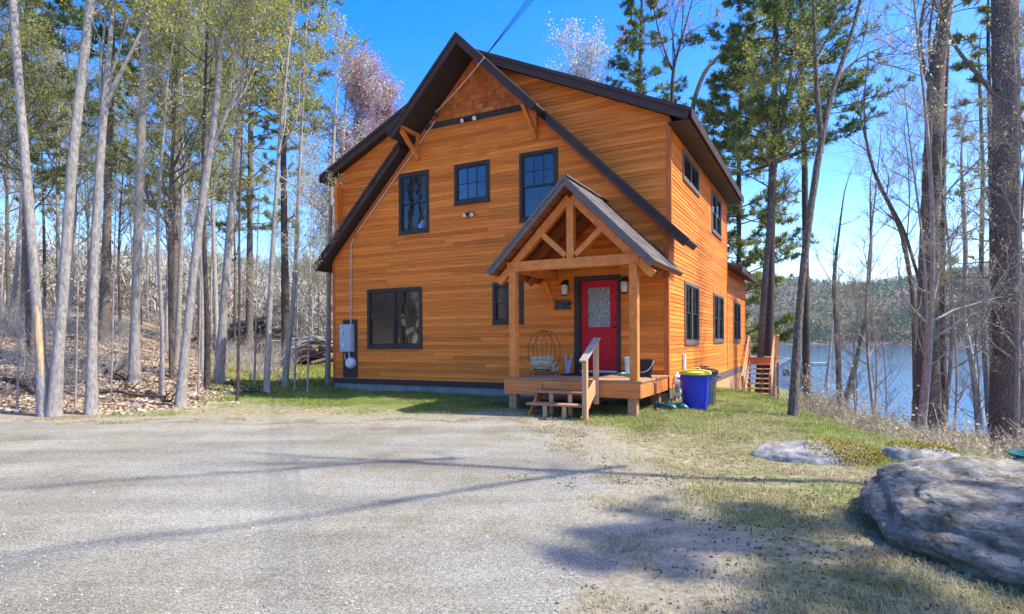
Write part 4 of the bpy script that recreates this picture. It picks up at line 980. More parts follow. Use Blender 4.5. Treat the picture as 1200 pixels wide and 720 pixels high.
def pine(rng, trunk, trad, f0=0.4, L1=2.6, whorl=0.55, n2=7, blades=7, blade=0.14, wid=0.016, tufts=5, sides=9, gap=0.25):
    A = Acc(); A.add(*tubes(trunk[None], trad[None], sides, 0.035, rng))
    H = np.linalg.norm(trunk[-1] - trunk[0]); nW = int(H * (1 - f0) / whorl) + 1; Ps, Ds, Ls, rs2 = [], [], [], []
    for i in range(nW):
        f = f0 + (1 - f0) * (i + rng.uniform(0, .6)) / nW
        if f > .99: continue
        k = f * (len(trunk) - 1); j = int(k); j = min(j, len(trunk) - 2); p = trunk[j] + (trunk[j + 1] - trunk[j]) * (k - j); a0 = rng.uniform(0, 6.28)
        m = rng.integers(3, 6)
        prof = (1 - ((f - f0) / (1 - f0))) ** .75 * .9 + .12
        if (f - f0) / (1 - f0) < .15: prof *= .75
        for q in range(m):
            if rng.random() < gap: continue
            an = a0 + q * 6.283 / m + rng.normal(0, .25); Ps.append(p); Ds.append((math.cos(an), math.sin(an), rng.uniform(-.12, .28))); Ls.append(L1 * prof * rng.uniform(.6, 1.15)); rs2.append(trad[j] * .32)
    P = np.array(Ps); D = np.array(Ds); L = np.array(Ls)
    b1 = grow(P, D, L, 6, .035, .08, rng); r1 = taper(np.minimum(np.array(rs2), .01 + L * .012), 7, .2); A.add(*tubes(b1, r1, 4))
    P, D, r, f = sample(b1, r1, n2, .25, 1.0, rng); keep_d = unit(D * [1, 1, .4])
    D2_ = fork(keep_d, rng.uniform(.4, 1.1, len(P)), rng); D2_[:, 2] = D2_[:, 2] * .35 + .12
    L2 = (np.repeat(L, n2) * .30 * rng.uniform(.5, 1.15, len(P)) + .1); b2 = grow(P, D2_, L2, 3, .06, .1, rng); A.add(*tubes(b2, taper(np.full(len(P), .008), 4, .4), 3))
    P, D, r, f = sample(b2, taper(np.full(len(b2), .01), 4), tufts, .25, 1.0, rng)
    Nn = len(P); c0 = np.repeat(P, blades, 0); d = unit(np.repeat(D, blades, 0) * .8 + rng.normal(0, .75, (Nn * blades, 3)) + [0, 0, .25]); ln = blade * rng.uniform(.6, 1.2, Nn * blades)
    V, F = leaf_quads(c0 + d * ln[:, None] * .8, ln, np.full(len(c0), wid), rng, d)
    Lf = Acc(); Lf.add(V, F)
    return A, Lf

bark_grey = material('pale_grey_bark', [(0.11, 0.088, 0.072), (0.27, 0.235, 0.20), (0.42, 0.375, 0.33), (0.55, 0.505, 0.45)], stretch=(6, 6, 2.0), ns=3.2, detail=12, nrough=.72, rough=0.9, bump=1.0, bns=6, bdist=0.04, pos=[.28, .42, .56, .74])
bark_brown = material('brown_bark', [(0.035, 0.026, 0.02), (0.14, 0.105, 0.08), (0.29, 0.235, 0.185), (0.42, 0.36, 0.30)], stretch=(8, 8, 2.6), ns=4.0, detail=12, nrough=.74, rough=0.95, bump=1.0, bns=4, bdist=0.08, pos=[.34, .46, .57, .74])
bark_dark = material('dark_bark', [(0.03, 0.023, 0.019), (0.085, 0.064, 0.052), (0.16, 0.125, 0.10)], stretch=(7, 7, 2.2), ns=4, detail=11, rough=0.95, bump=1.0, bns=6, bdist=0.04)
twig_grey = bark_grey
add_patch(bark_grey, (0.30, 0.31, 0.22), 1.1, .55, .72, 2.0); add_patch(bark_brown, (0.25, 0.24, 0.13), 1.2, .60, .75, 5.0)
def leafm(name, cols, tr=0.45, isl=.3, hue=.02): return material(name, cols, ns=.8, detail=2, rough=0.6, trans=tr, island=isl, hue=hue, spec=.25)
lf_green = leafm('spring_leaf', [(0.28, 0.30, 0.05), (0.46, 0.46, 0.10), (0.56, 0.53, 0.18)], .55)
lf_pale = leafm('pale_bud', [(0.38, 0.36, 0.17), (0.52, 0.48, 0.27), (0.60, 0.55, 0.38)], .5)
lf_red = leafm('red_bud', [(0.38, 0.19, 0.19), (0.50, 0.29, 0.29), (0.56, 0.40, 0.37)])
lf_white = leafm('white_bud', [(0.46, 0.44, 0.35), (0.56, 0.54, 0.46), (0.60, 0.58, 0.52)])
lf_pine = leafm('pine_needles', [(0.075, 0.125, 0.03), (0.14, 0.20, 0.05), (0.23, 0.285, 0.09)], .35, .35, .02)
lf_pine2 = leafm('yellow_pine_needles', [(0.15, 0.18, 0.04), (0.24, 0.27, 0.07), (0.33, 0.34, 0.12)], .4, .35, .02)

def plant(name, loc, acc, mats, label, group=None, cat='tree', rz=0.0, meshes=None, sc_=1.0):
    t = empty(name, tuple(loc), rz, label, cat, group); t.scale = (sc_,) * 3
    if meshes is None: meshes = (acc[0].mesh('trunk', mats[0], True), acc[1].mesh('crown', mats[1]) if acc[1].n else None)
    link(bpy.data.objects.new('trunk', meshes[0]), t)
    if meshes[1] is not None: link(bpy.data.objects.new('crown', meshes[1]), t)
    return t, meshes
def px_tree(pts, Y=None, H=17.0, lean=0.0, step=.35, tscale=.6):
    """pts: (px, py, radius px) from the base up; returns base, local trunk, radii, converted at the base's distance"""
    base = ghit(pts[0][0], pts[0][1]) if Y is None else at(pts[0][0], pts[0][1], Y)
    Y = base[1]
    if Y is not None: base = np.array([base[0], base[1], gz(base[0], base[1])])
    W = np.array([at(x_, y_, Y + lean * i) for i, (x_, y_, _) in enumerate(pts)]); W[0] = base
    rad = np.array([q[2] * Y / FPX for q in pts]) * tscale
    d = W[-1] - W[-2]; d = d / np.linalg.norm(d); top = W[-1, 2] - base[2]
    if True:
        k = max((H - top) / max(d[2], .5), 1.6 + rad[-1] * 22); W = np.vstack([W, W[-1] + d * k * .5 + [0, 0, 0], W[-1] + d * k + [0.3, 0, 0]]); rad = np.concatenate([rad, [rad[-1] * .6, rad[-1] * .15]])
    W = W - base; W = np.vstack([W[:1] - [0, 0, .25], W]); rad = np.concatenate([[rad[0] * 1.75], rad]); rad[1] *= 1.3
    tr, r = resample(W, rad, step)
    return base, tr, r
def wpath(base, pxs, Y, r0, r1, n=10, lean=0.0):
    W = np.array([at(x_, y_, Y + lean * i) for i, (x_, y_) in enumerate(pxs)]) - base
    return resample(W, np.linspace(r0, r1, len(W)), .3)

# ---- right side trees
def do(name, seed, pts, kind, mats, label, Y=None, H=17, group=None, extra_px=(), lean=0.0, ts=.6, **kw):
    rng = np.random.default_rng(seed)
    base, tr, r = px_tree(pts, Y, H, lean, tscale=ts)
    ex = [wpath(base, q[0], base[1] + (q[3] if len(q) > 3 else 0), q[1] * ts, q[2] * ts) for q in extra_px]
    if kind == 'd': acc = deciduous(rng, tr, r, extra=ex or None, **kw)
    else: acc = pine(rng, tr, r, **kw)
    return plant(name, base, acc, mats, label, group)
GR = 'trees on the bank to the lake'
do('rough_barked_tree', 1, [(1085, 523, 17), (1087, 400, 14), (1088, 300, 13), (1092, 200, 12), (1095, 130, 11.5), (1100, 60, 10), (1110, 0, 8.5), (1118, -70, 7)], 'd', (bark_brown, lf_pale), 'thick rough-barked tree with a forked top, second trunk from the right edge', H=15, group=GR,
   extra_px=[([(1096, 115), (1084, 85), (1077, 55), (1080, 20), (1090, -20), (1096, -80)], .13, .05), ([(1090, 80), (1088, 40), (1096, -10), (1098, -90)], .08, .03), ([(1082, 345), (1060, 270), (1035, 225), (1016, 180), (1012, 120), (1018, 60)], .09, .025, .5)], n1=10, f0=.55, L1=2.6, n2=5, n3=5, nleaf=3, leaf=.022, ts=.80)
do('rough_barked_tree', 2, [(1181, 540, 20), (1180, 400, 18), (1179, 250, 18), (1179, 110, 18), (1177, 0, 17), (1174, -120, 15), (1172, -300, 10)], 'd', (bark_brown, lf_pale), 'thickest rough-barked trunk, mossy, at the right edge behind the boulder', H=16, group=GR,
   extra_px=[([(1170, 118), (1150, 92), (1130, 70), (1117, 52), (1095, 0), (1070, -40)], .10, .05), ([(1185, 120), (1200, 150), (1215, 160)], .07, .04), ([(1186, 40), (1210, 20), (1240, 0)], .06, .03), ([(1180, 10), (1140, 8), (1080, 25), (1020, 48), (985, 70), (960, 110)], .028, .006)], n1=8, f0=.7, L1=2.6, n2=5, n3=5, nleaf=3, leaf=.022, ts=.76)
do('slim_dark_tree', 3, [(1106, 505, 6), (1105, 400, 5.5), (1104, 300, 5.2), (1106, 150, 5), (1110, 40, 4.5), (1112, -60, 4)], 'd', (bark_dark, lf_pale), 'slim dark straight trunk just right of the forked tree', H=15, group=GR, n1=10, f0=.5, L1=2.0, n2=5, n3=5, nleaf=3, leaf=.025)
do('forked_tree', 4, [(929, 488, 8), (935, 380, 7.2), (943, 300, 6.8), (951, 235, 6.5), (962, 165, 6.2), (966, 140, 6), (980, 90, 4.5), (1000, 40, 3.6), (1012, -20, 3)], 'd', (bark_brown, lf_pale), 'trunk leaning right with a high fork just right of the rear stairs', H=19, group=GR,
   extra_px=[([(963, 160), (957, 120), (956, 80), (955, 30), (950, -40)], .10, .03), ([(972, 112), (990, 75), (1012, 62), (1035, 55)], .06, .015)], n1=9, f0=.62, L1=2.8, n2=5, n3=5, nleaf=3, leaf=.03)
do('slender_bare_tree', 5, [(985, 492, 5.0), (982, 420, 4.4), (978, 350, 3.8), (977, 325, 3.6), (981, 290, 2.6), (986, 250, 1.6)], 'd', (bark_brown, lf_pale), 'slender bare tree with a twiggy fork in front of the lake', H=7.2, group=GR,
   extra_px=[([(977, 335), (966, 318), (956, 298)], .05, .015), ([(978, 345), (976, 310), (978, 270), (990, 240)], .04, .01)], n1=7, f0=.5, L1=1.2, n2=4, n3=4, nleaf=0)
do('slender_bare_tree', 6, [(988, 482, 5.5), (1003, 425, 4.8), (1014, 380, 4.3), (1018, 330, 3.8), (1021, 280, 2.8), (1020, 240, 1.8)], 'd', (bark_brown, lf_pale), 'slender bare tree leaning right, its branches reaching across the lake', H=8.0, group=GR,
   extra_px=[([(1019, 335), (1035, 318), (1055, 300), (1068, 280)], .05, .012), ([(1020, 320), (1030, 300), (1045, 275), (1052, 262)], .04, .01)], n1=7, f0=.5, L1=1.3, n2=4, n3=4, nleaf=0)
do('slender_bare_tree', 7, [(968, 455, 3.2), (972, 420, 2.6), (975, 385, 1.8)], 'd', (bark_grey, lf_pale), 'shortest slender sapling left of the leaning lakeside tree', H=4.0, group=GR, n1=5, f0=.5, L1=.8, n2=3, n3=3, nleaf=0)
do('lichen_covered_tree', 8, [(1150, 500, 6.5), (1140, 430, 5.5), (1128, 370, 5), (1132, 300, 4.2), (1128, 220, 3.5)], 'd', (bark_grey, lf_green), 'crooked lichen-covered trunk between the two thick rough-barked trees', H=10, group=GR, n1=9, f0=.4, L1=1.8, n2=5, n3=5, nleaf=4, leaf=.03)
do('lichen_covered_tree', 9, [(1160, 492, 5), (1153, 400, 4.6), (1150, 300, 4.2), (1152, 200, 3.5), (1148, 100, 3)], 'd', (bark_brown, lf_green), 'thin upright trunk hard by the left of the thickest tree', H=13, group=GR, n1=10, f0=.4, L1=2.0, n2=5, n3=5, nleaf=5, leaf=.035)
do('slender_bare_tree', 10, [(1074, 506, 5), (1072, 420, 4.5), (1070, 345, 4.2), (1058, 275, 4), (1040, 235, 3.6), (1026, 210, 3), (1014, 160, 2.5)], 'd', (bark_brown, lf_pale), 'bent slender tree curving left from behind the forked rough-barked tree', H=12, group=GR,
   extra_px=[([(1062, 290), (1066, 240), (1064, 180), (1058, 150), (1072, 110)], .06, .02)], n1=8, f0=.45, L1=2.0, n2=5, n3=5, nleaf=3, leaf=.022)
do('white_pine', 12, [(899, 470, 9), (902, 380, 8.5), (903, 300, 8), (905, 200, 7), (907, 120, 6), (909, 40, 5), (911, -60, 4)], 'p', (bark_dark, lf_pine), 'tall dark-trunked pine rising behind the rear stairs', H=22, Y=27.5, group='pines behind the house', f0=.44, L1=5.0, whorl=.55, n2=11, tufts=7, blades=9, blade=.16, wid=.02, gap=.28)
do('forked_tree', 13, [(889, 470, 6.5), (892, 400, 6), (897, 320, 5.6), (904, 240, 5.2), (909, 180, 4.8), (918, 140, 3.6), (926, 90, 2.8)], 'd', (bark_brown, lf_green), 'slimmer brown trunk leaning against the dark pine by the rear stairs', Y=25.5, H=17, group=GR, extra_px=[([(906, 215), (900, 180), (893, 150), (885, 110)], .08, .02)], n1=20, f0=.45, L1=3.2, n2=7, n3=7, nleaf=11, leaf=.034, spread=.1)
do('white_pine', 14, [(866, 455, 5), (866, 300, 4.6), (866, 200, 4), (867, 130, 3), (868, 90, 1.5)], 'p', (bark_dark, lf_pine2), 'blue-green pine showing directly behind the right eave', H=15.5, Y=33, group='pines behind the house', f0=.12, L1=4.2, whorl=.55, n2=11, tufts=7, blades=9, blade=.18, wid=.022, gap=.28)
do('white_pine', 15, [(748, 400, 6), (748, 200, 5), (750, 80, 4), (752, 10, 2.5)], 'p', (bark_dark, lf_pine), 'pine top standing above the right dormer roof', H=25, Y=41, group='pines behind the house', f0=.35, L1=4.0, whorl=.7, n2=8, tufts=6, blades=7, blade=.2, wid=.028)
do('slender_bare_tree', 16, [(784, 400, 5), (786, 180, 4.2), (788, 100, 3.6), (789, 78, 3.2), (798, 50, 2.4), (806, 20, 1.6)], 'd', (bark_dark, lf_red), 'dark bare tree forking above the right dormer roof', H=24, Y=36, extra_px=[([(787, 82), (775, 50), (768, 20), (762, -20)], .10, .03), ([(789, 78), (788, 40), (796, 0)], .08, .02)], n1=8, f0=.75, L1=3.6, n2=6, n3=6, nleaf=4, leaf=.05)
do('leaning_bare_trunk', 17, [(800, 400, 5.5), (806, 250, 5), (812, 120, 4.6), (826, 82, 4), (845, 62, 3.2), (862, 52, 2)], 'd', (bark_brown, lf_green), 'bare trunk leaning right above the right corner of the roof', H=21, Y=34, n1=5, f0=.86, L1=3.0, n2=6, n3=6, nleaf=6, leaf=.06)
do('budding_tree', 18, [(668, 400, 6), (668, 200, 5), (670, 150, 3.6), (672, 110, 1.5)], 'd', (bark_grey, lf_white), 'whitish budding tree top above the ridge of the dormer', H=20.5, Y=44, n1=30, f0=.5, L1=4.4, n2=8, n3=7, nleaf=7, leaf=.085, spread=.3)
do('white_pine', 19, [(985, 440, 6), (985, 200, 5), (985, 60, 4), (985, -60, 3)], 'p', (bark_dark, lf_pine), 'tall bushy pine whose crown fills the sky right of the leaning trunk', H=27, Y=34, group='pines behind the house', f0=.5, L1=4.2, whorl=.65, n2=8, tufts=6, blades=8, blade=.18, wid=.024, gap=.3) if False else None
do('white_pine', 20, [(945, 440, 6), (943, 200, 5.5), (940, 60, 4.6), (938, -60, 3.5)], 'p', (bark_dark, lf_pine), 'pine crown between the leaning pale trunk and the pine by the stairs', H=26, Y=37, group='pines behind the house', f0=.55, L1=4.6, whorl=.6, n2=9, tufts=6, blades=8, blade=.19, wid=.024)
do('white_pine', 21, [(1165, 470, 6), (1163, 300, 5), (1160, 150, 4), (1158, 40, 3)], 'p', (bark_dark, lf_pine2), 'loose pine behind the thickest tree at the right edge', H=20, Y=30, group='pines on the far right bank', f0=.3, L1=3.4, whorl=.9, n2=7, tufts=5, blades=7, blade=.17, wid=.022, gap=.4)
# off-frame trees on the right that throw the long shadows across the drive
rng = np.random.default_rng(31)
def shadow_tree(seed, x, y, H, r0, kind, label, limbs=(), **kw):
    rng = np.random.default_rng(seed); b = np.array([x, y, gz(x, y)])
    zz = np.linspace(-.3, H, 40); tr = np.stack([.25 * np.sin(zz * .3 + seed), .2 * np.sin(zz * .23 + 2 * seed), zz], 1); tr[:, :2] -= tr[1, :2]; r = r0 * (1 - .8 * np.clip(zz / H, 0, 1))
    ex = [resample(np.array(l) - b, np.linspace(.065, .02, len(l)), .4) for l in limbs]
    acc = deciduous(rng, tr, r, extra=ex or None, **kw) if kind == 'd' else pine(rng, tr, r, **kw)
    return plant('yard_tree' if kind == 'd' else 'white_pine', b, acc, (bark_brown, lf_pale if kind == 'd' else lf_pine), label, 'trees beside the yard beyond the right edge')
shadow_tree(1, 9.2, 5.4, 19, .14, 'd', 'bare yard tree with long limbs, beyond the right edge behind the boulder', [[(9.2, 5.4, 11.5), (8.9, 4.2, 13.2), (8.2, 2.7, 14.8), (7.1, 1.3, 16.5)], [(9.2, 5.4, 14.5), (8.9, 4.6, 16.5), (8.1, 3.7, 18), (7.5, 2.9, 19.5)]], n1=7, f0=.6, L1=2.6, n2=4, n3=4, nleaf=0)
shadow_tree(5, 11.9, 1.7, 16.5, .2, 'p', 'leafy pine beyond the right edge nearest the viewer', f0=.70, L1=2.5, whorl=.5, n2=8, tufts=6, blades=7, blade=.14, wid=.02, gap=.3)
shadow_tree(9, 14.5, 13.5, 17, .2, 'd', 'bare bank tree beyond the right edge level with the house', n1=14, f0=.4, L1=3.2, n2=5, n3=5, nleaf=2, leaf=.03)

# ---- woods on the left
GL = 'trees at the edge of the left woods'
pinebr = dict(f0=.45, L1=3.2, whorl=.7, n2=7, tufts=5, blades=7, blade=.17, wid=.024)
scarm = material('bare_wood_scar', [(0.36, 0.22, 0.10), (0.52, 0.34, 0.17), (0.62, 0.44, 0.25)], stretch=(10, 10, 1), ns=3, rough=.8, bump=.5, bns=6)
sn, _ = do('scarred_tree', 41, [(53, 488, 11), (48, 420, 10.5), (42, 340, 9.5), (33, 230, 9), (24, 120, 8.5), (17, 30, 8), (13, -40, 7)], 'd', (bark_grey, lf_pale), 'pale trunk with a long yellow strip of torn bark at the far left', H=16, group=GL, n1=10, f0=.5, L1=2.6, n2=5, n3=5, nleaf=4, leaf=.03, ts=.54)
b0 = np.array(sn.location)
W = np.array([at(x_, y_, b0[1]) for x_, y_ in ((52, 472), (48.5, 430), (45, 385), (42.5, 345))]) - b0
pp, rr_ = resample(W + np.array([.032, -.05, 0]), [.015, .06, .066, .012], .10)
link(bpy.data.objects.new('torn_bark_scar', (lambda a: (a.add(*tubes(pp[None], rr_[None], 11, .2, np.random.default_rng(2))), a.mesh('torn_bark_scar', scarm, True))[1])(Acc())), sn)
do('grey_forest_tree', 42, [(63, 488, 12), (68, 420, 11), (75, 330, 10.5), (84, 200, 10), (93, 110, 9.5), (105, 20, 9), (110, -40, 8)], 'd', (bark_grey, lf_pale), 'pale grey trunk leaning right, grown against the scarred tree', H=16, group=GL, n1=10, f0=.5, L1=2.6, n2=5, n3=5, nleaf=4, leaf=.03, ts=.54)
do('grey_forest_tree', 43, [(107, 486, 11), (108, 420, 9.5), (109, 330, 9), (114, 240, 8.5), (119, 160, 8), (124, 110, 7.5), (128, 60, 5)], 'd', (bark_grey, lf_green), 'upright grey trunk with spreading forks, third from the left edge', H=14, group=GL,
   extra_px=[([(121, 130), (138, 90), (155, 60), (175, 20), (182, -20)], .10, .03), ([(120, 135), (116, 90), (122, 40), (128, -20)], .09, .03), ([(124, 108), (140, 60), (150, 20)], .06, .02)], n1=9, f0=.5, L1=2.6, n2=6, n3=6, nleaf=7, leaf=.035, ts=.55)
do('grey_forest_tree', 44, [(211, 476, 9), (218, 400, 8), (228, 310, 7.4), (238, 230, 7), (246, 180, 6.6), (255, 120, 6), (258, 60, 5), (262, -20, 4)], 'd', (bark_grey, lf_green), 'lone pale grey tree leaning right at the lawn edge', H=17, group=GL,
   extra_px=[([(247, 178), (262, 140), (280, 105), (296, 70)], .08, .02), ([(256, 110), (252, 60), (250, 0)], .07, .03)], n1=18, f0=.5, L1=3.2, n2=7, n3=7, nleaf=9, leaf=.030, spread=.1)
do('pine_trunk_tree', 45, [(157, 449, 9.5), (159, 380, 8.6), (161, 300, 8.2), (164, 210, 7.8), (167, 130, 7), (169, 60, 6), (171, -20, 5)], 'p', (bark_grey, lf_pine), 'straight tall pine trunk standing in the leaf litter', H=24, group=GL, f0=.5, L1=4.0, whorl=.6, n2=8, tufts=6, blades=8, blade=.17, wid=.024)
do('slim_forest_tree', 46, [(189, 464, 4.5), (191, 400, 4), (187, 330, 3.6), (184, 260, 3.2), (190, 180, 2.6)], 'd', (bark_grey, lf_pale), 'slim crooked trunk between the straight pine and the lone grey tree', H=11, group=GL, n1=10, f0=.45, L1=1.8, n2=5, n3=5, nleaf=5, leaf=.035)
do('slim_forest_tree', 47, [(243, 455, 5), (243, 380, 4.6), (240, 300, 4.2), (237, 220, 3.6), (240, 120, 3)], 'd', (bark_dark, lf_green), 'dark upright trunk just behind the lone grey tree', H=15, group=GL, n1=15, f0=.45, L1=2.8, n2=6, n3=7, nleaf=9, leaf=.032, spread=.1)
do('grey_forest_tree', 48, [(256, 450, 8.5), (261, 380, 8), (266, 310, 7.6), (273, 230, 7), (280, 150, 6.2), (286, 80, 5)], 'd', (bark_grey, lf_green), 'thick trunk leaning right in front of the dark log heap', H=19, group=GL, n1=20, f0=.45, L1=3.8, n2=7, n3=7, nleaf=9, leaf=.036, spread=.1)
do('slim_forest_tree', 49, [(278, 470, 2.6), (280, 400, 2.4), (281, 330, 2.2), (280, 260, 2), (283, 180, 1.6)], 'd', (bark_dark, lf_pale), 'thinnest straight sapling at the lawn edge before the log heap', H=10, group=GL, n1=9, f0=.45, L1=1.3, n2=4, n3=5, nleaf=5, leaf=.03)
do('slim_forest_tree', 50, [(312, 462, 5.4), (315, 390, 5), (318, 320, 4.6), (323, 240, 4.2), (328, 160, 3.6), (336, 80, 2.8)], 'd', (bark_grey, lf_green), 'grey trunk between the dark log heap and the brown log pile', H=16, group=GL, n1=18, f0=.4, L1=3.0, n2=7, n3=7, nleaf=9, leaf=.034, spread=.1)
do('slim_forest_tree', 51, [(333, 455, 5), (340, 390, 4.6), (346, 320, 4.2), (349, 250, 3.8), (352, 180, 3)], 'd', (bark_grey, lf_green), 'leaning trunk just left of the brown log pile', H=15, group=GL, n1=17, f0=.4, L1=3.0, n2=7, n3=7, nleaf=9, leaf=.034, spread=.1)
do('slim_forest_tree', 52, [(384, 458, 4.6), (385, 380, 4.3), (386, 300, 4), (388, 230, 3.6), (392, 150, 3)], 'd', (bark_grey, lf_pale), 'pale trunk right beside the left corner of the house', H=9.0, Y=18.8, group=GL, n1=7, f0=.72, L1=.9, n2=4, n3=4, nleaf=0)
for k, (xb, yb, lab) in enumerate(((345, 458, 'left of two pale saplings before the brown log pile'), (360, 460, 'right of two pale saplings before the brown log pile'), (298, 452, 'pale sapling on the sunny lawn between the log piles'), (232, 466, 'pale sapling right of the lone grey tree'), (130, 470, 'thin sapling right of the upright forked trunk'), (88, 480, 'thin sapling between the leaning grey trunk and the forked trunk'), (20, 480, 'thin sapling nearest the left edge of the woods'))):
    do('forest_sapling', 60 + k, [(xb, yb, 1.7), (xb + 2, yb - 70, 1.5), (xb + 3, yb - 140, 1.3), (xb + 5, yb - 210, 1.0)], 'd', (bark_grey, lf_pale), lab, H=7.5, group='saplings at the edge of the left woods', n1=8, f0=.3, L1=1.1, n2=4, n3=5, nleaf=5, leaf=.025)
do('budding_tree', 70, [(415, 400, 5), (416, 280, 4.4), (418, 210, 3.4), (420, 160, 1.6)], 'd', (bark_grey, lf_red), 'tree with pinkish red buds above the left eave', H=14, Y=34, n1=36, f0=.45, L1=4.0, inc=.6, n2=9, n3=8, nleaf=8, leaf=.05, up=.22, spread=.2)
do('budding_tree', 71, [(452, 400, 5), (450, 280, 4.4), (446, 210, 3.2), (448, 165, 1.4)], 'd', (bark_grey, lf_red), 'smaller tree with pinkish buds between the red tree and the peak', H=15, Y=40, n1=28, f0=.5, L1=3.4, inc=.6, n2=8, n3=8, nleaf=8, leaf=.055, up=.22, spread=.2)
do('budding_tree', 72, [(398, 400, 5), (398, 250, 4.4), (402, 160, 3.4), (406, 110, 1.6)], 'd', (bark_grey, lf_white), 'whitish budding tree left of the house below the red buds', H=12.0, Y=33, n1=26, f0=.3, L1=3.2, n2=8, n3=7, nleaf=6, leaf=.06, spread=.25)
do('white_pine', 73, [(335, 430, 7), (333, 250, 6), (331, 100, 5), (330, 0, 4)], 'p', (bark_dark, lf_pine2), 'tall yellow-green pine closing the left woods beside the open sky', H=26, Y=33, group='pines in the left woods', f0=.5, L1=4.6, whorl=.6, n2=8, tufts=6, blades=8, blade=.18, wid=.026)
do('white_pine', 74, [(122, 410, 8), (126, 250, 7), (130, 100, 6), (132, 0, 5)], 'p', (bark_brown, lf_pine), 'dark pine trunk behind the upright forked tree', H=25, Y=27, group='pines in the left woods', f0=.5, L1=4.2, whorl=.65, n2=8, tufts=6, blades=8, blade=.18, wid=.025)

for k, (xb, Yk, Hk, lab) in enumerate(((28, 29, 22, 'yellow-green pine at the far left behind the scarred tree'), (205, 27, 21, 'yellow-green pine behind the lone grey tree'), (292, 38, 25, 'pale pine rising behind the dark log heap'))):
    do('white_pine', 80 + k, [(xb, 425, 6), (xb + 1, 250, 5.2), (xb + 2, 120, 4.4), (xb + 3, 40, 3.4)], 'p', (bark_brown, lf_pine2), lab, H=Hk, Y=Yk, group='pines in the left woods', f0=.32, L1=4.2, whorl=.7, n2=8, tufts=6, blades=8, blade=.17, wid=.024, gap=.3)
# deeper woods: copies of a few trees of each kind
protos = []
for s in range(5):
    rng = np.random.default_rng(100 + s); H = rng.uniform(15, 19); zz = np.linspace(-.4, H, 26); wv = rng.uniform(.1, .35)
    tr = np.stack([wv * np.sin(zz * .28 + s) + zz * rng.normal(0, .025), wv * np.sin(zz * .21 + 2 * s) + zz * rng.normal(0, .025), zz], 1); tr[:, :2] -= tr[1, :2]
    r = rng.uniform(.065, .115) * (1 - .88 * np.clip(zz / H, 0, 1)) ** .8
    acc = deciduous(rng, tr, r, n1=22, f0=.30, L1=3.2, n2=6, n3=7, nleaf=9, leaf=.036, spread=.12, sides=7, twig_r=.008)
    bk = (bark_grey, bark_grey, bark_grey, bark_brown, bark_grey)[s]; lf = (lf_green, lf_green, lf_green, lf_green, lf_pale)[s]
    protos.append((acc[0].mesh('trunk', bk, True), acc[1].mesh('crown', lf)))
pprotos = []
for s in range(3):
    rng = np.random.default_rng(200 + s); H = rng.uniform(20, 25); zz = np.linspace(-.4, H, 30)
    tr = np.stack([.1 * np.sin(zz * .2 + s), .1 * np.sin(zz * .17 + s), zz], 1); tr[:, :2] -= tr[1, :2]; r = rng.uniform(.13, .19) * (1 - .9 * np.clip(zz / H, 0, 1))
    acc = pine(rng, tr, r, f0=.38, L1=4.0, whorl=.7, n2=7, tufts=5, blades=8, blade=.2, wid=.03, sides=7)
    pprotos.append((acc[0].mesh('trunk', bark_dark, True), acc[1].mesh('crown', (lf_pine, lf_pine2, lf_pine2)[s])))
rng = np.random.default_rng(77); placed = []
def scatter(n, ph0, ph1, r0, r1, mind, fn):
    k = 0; tries = 0
    while k < n and tries < n * 40:
        tries += 1; ph = rng.uniform(ph0, ph1); r = math.sqrt(rng.uniform(r0 ** 2, r1 ** 2)); x_, y_ = r * math.sin(R(ph)), r * math.cos(R(ph))
        a = (x_ - HC[0]) * HU[0] + (y_ - HC[1]) * HU[1]; b = (x_ - HC[0]) * HV[0] + (y_ - HC[1]) * HV[1]
        if -12.5 < a < 3 and -5 < b < 17: continue
        if any((x_ - q[0]) ** 2 + (y_ - q[1]) ** 2 < mind ** 2 for q in placed): continue
        z = gz(x_, y_)
        if z < LAKE_Z + .3: continue
        placed.append((x_, y_)); fn(k, x_, y_, z); k += 1
def put_d(label, group):
    def f(k, x_, y_, z): plant('forest_tree', (x_, y_, z), None, None, label, group, rz=rng.uniform(0, 6.28), meshes=protos[rng.integers(0, 5)], sc_=rng.uniform(.75, 1.15))
    return f
bprotos = []
for s in range(2):
    rng_b = np.random.default_rng(300 + s); H = rng_b.uniform(13, 16); zz = np.linspace(-.4, H, 26)
    tr = np.stack([.3 * np.sin(zz * .3 + s), .25 * np.sin(zz * .25 + 2 * s), zz], 1); tr[:, :2] -= tr[1, :2]; r = .085 * (1 - .88 * np.clip(zz / H, 0, 1)) ** .8
    acc = deciduous(rng_b, tr, r, n1=20, f0=.22, L1=2.8, n2=7, n3=8, nleaf=3, leaf=.022, spread=.15, sides=7, twig_r=.006)
    bprotos.append((acc[0].mesh('trunk', bark_grey, True), acc[1].mesh('crown', lf_pale)))
def put_b(label, group):
    def f(k, x_, y_, z): plant('forest_tree', (x_, y_, z), None, None, label, group, rz=rng.uniform(0, 6.28), meshes=bprotos[rng.integers(0, 2)], sc_=rng.uniform(.75, 1.1))
    return f
def put_p(label, group):
    def f(k, x_, y_, z): plant('forest_pine', (x_, y_, z), None, None, label, group, rz=rng.uniform(0, 6.28), meshes=pprotos[rng.integers(0, 3)], sc_=rng.uniform(.8, 1.1))
    return f
scatter(17, -52, -24, 20, 42, 2.4, put_d('budding tree deep in the left woods', 'budding trees deep in the left woods'))
scatter(26, -52, -14, 42, 75, 3.0, put_d('far budding tree at the back of the left woods', 'far budding trees at the back of the left woods'))
scatter(4, -50, -26, 34, 60, 5.0, put_p('pine standing among the budding trees of the left woods', 'pines among the left woods'))
scatter(7, -21, -13, 48, 80, 3.0, put_d('budding tree beyond the sunny lawn left of the house', 'budding trees beyond the left lawn'))
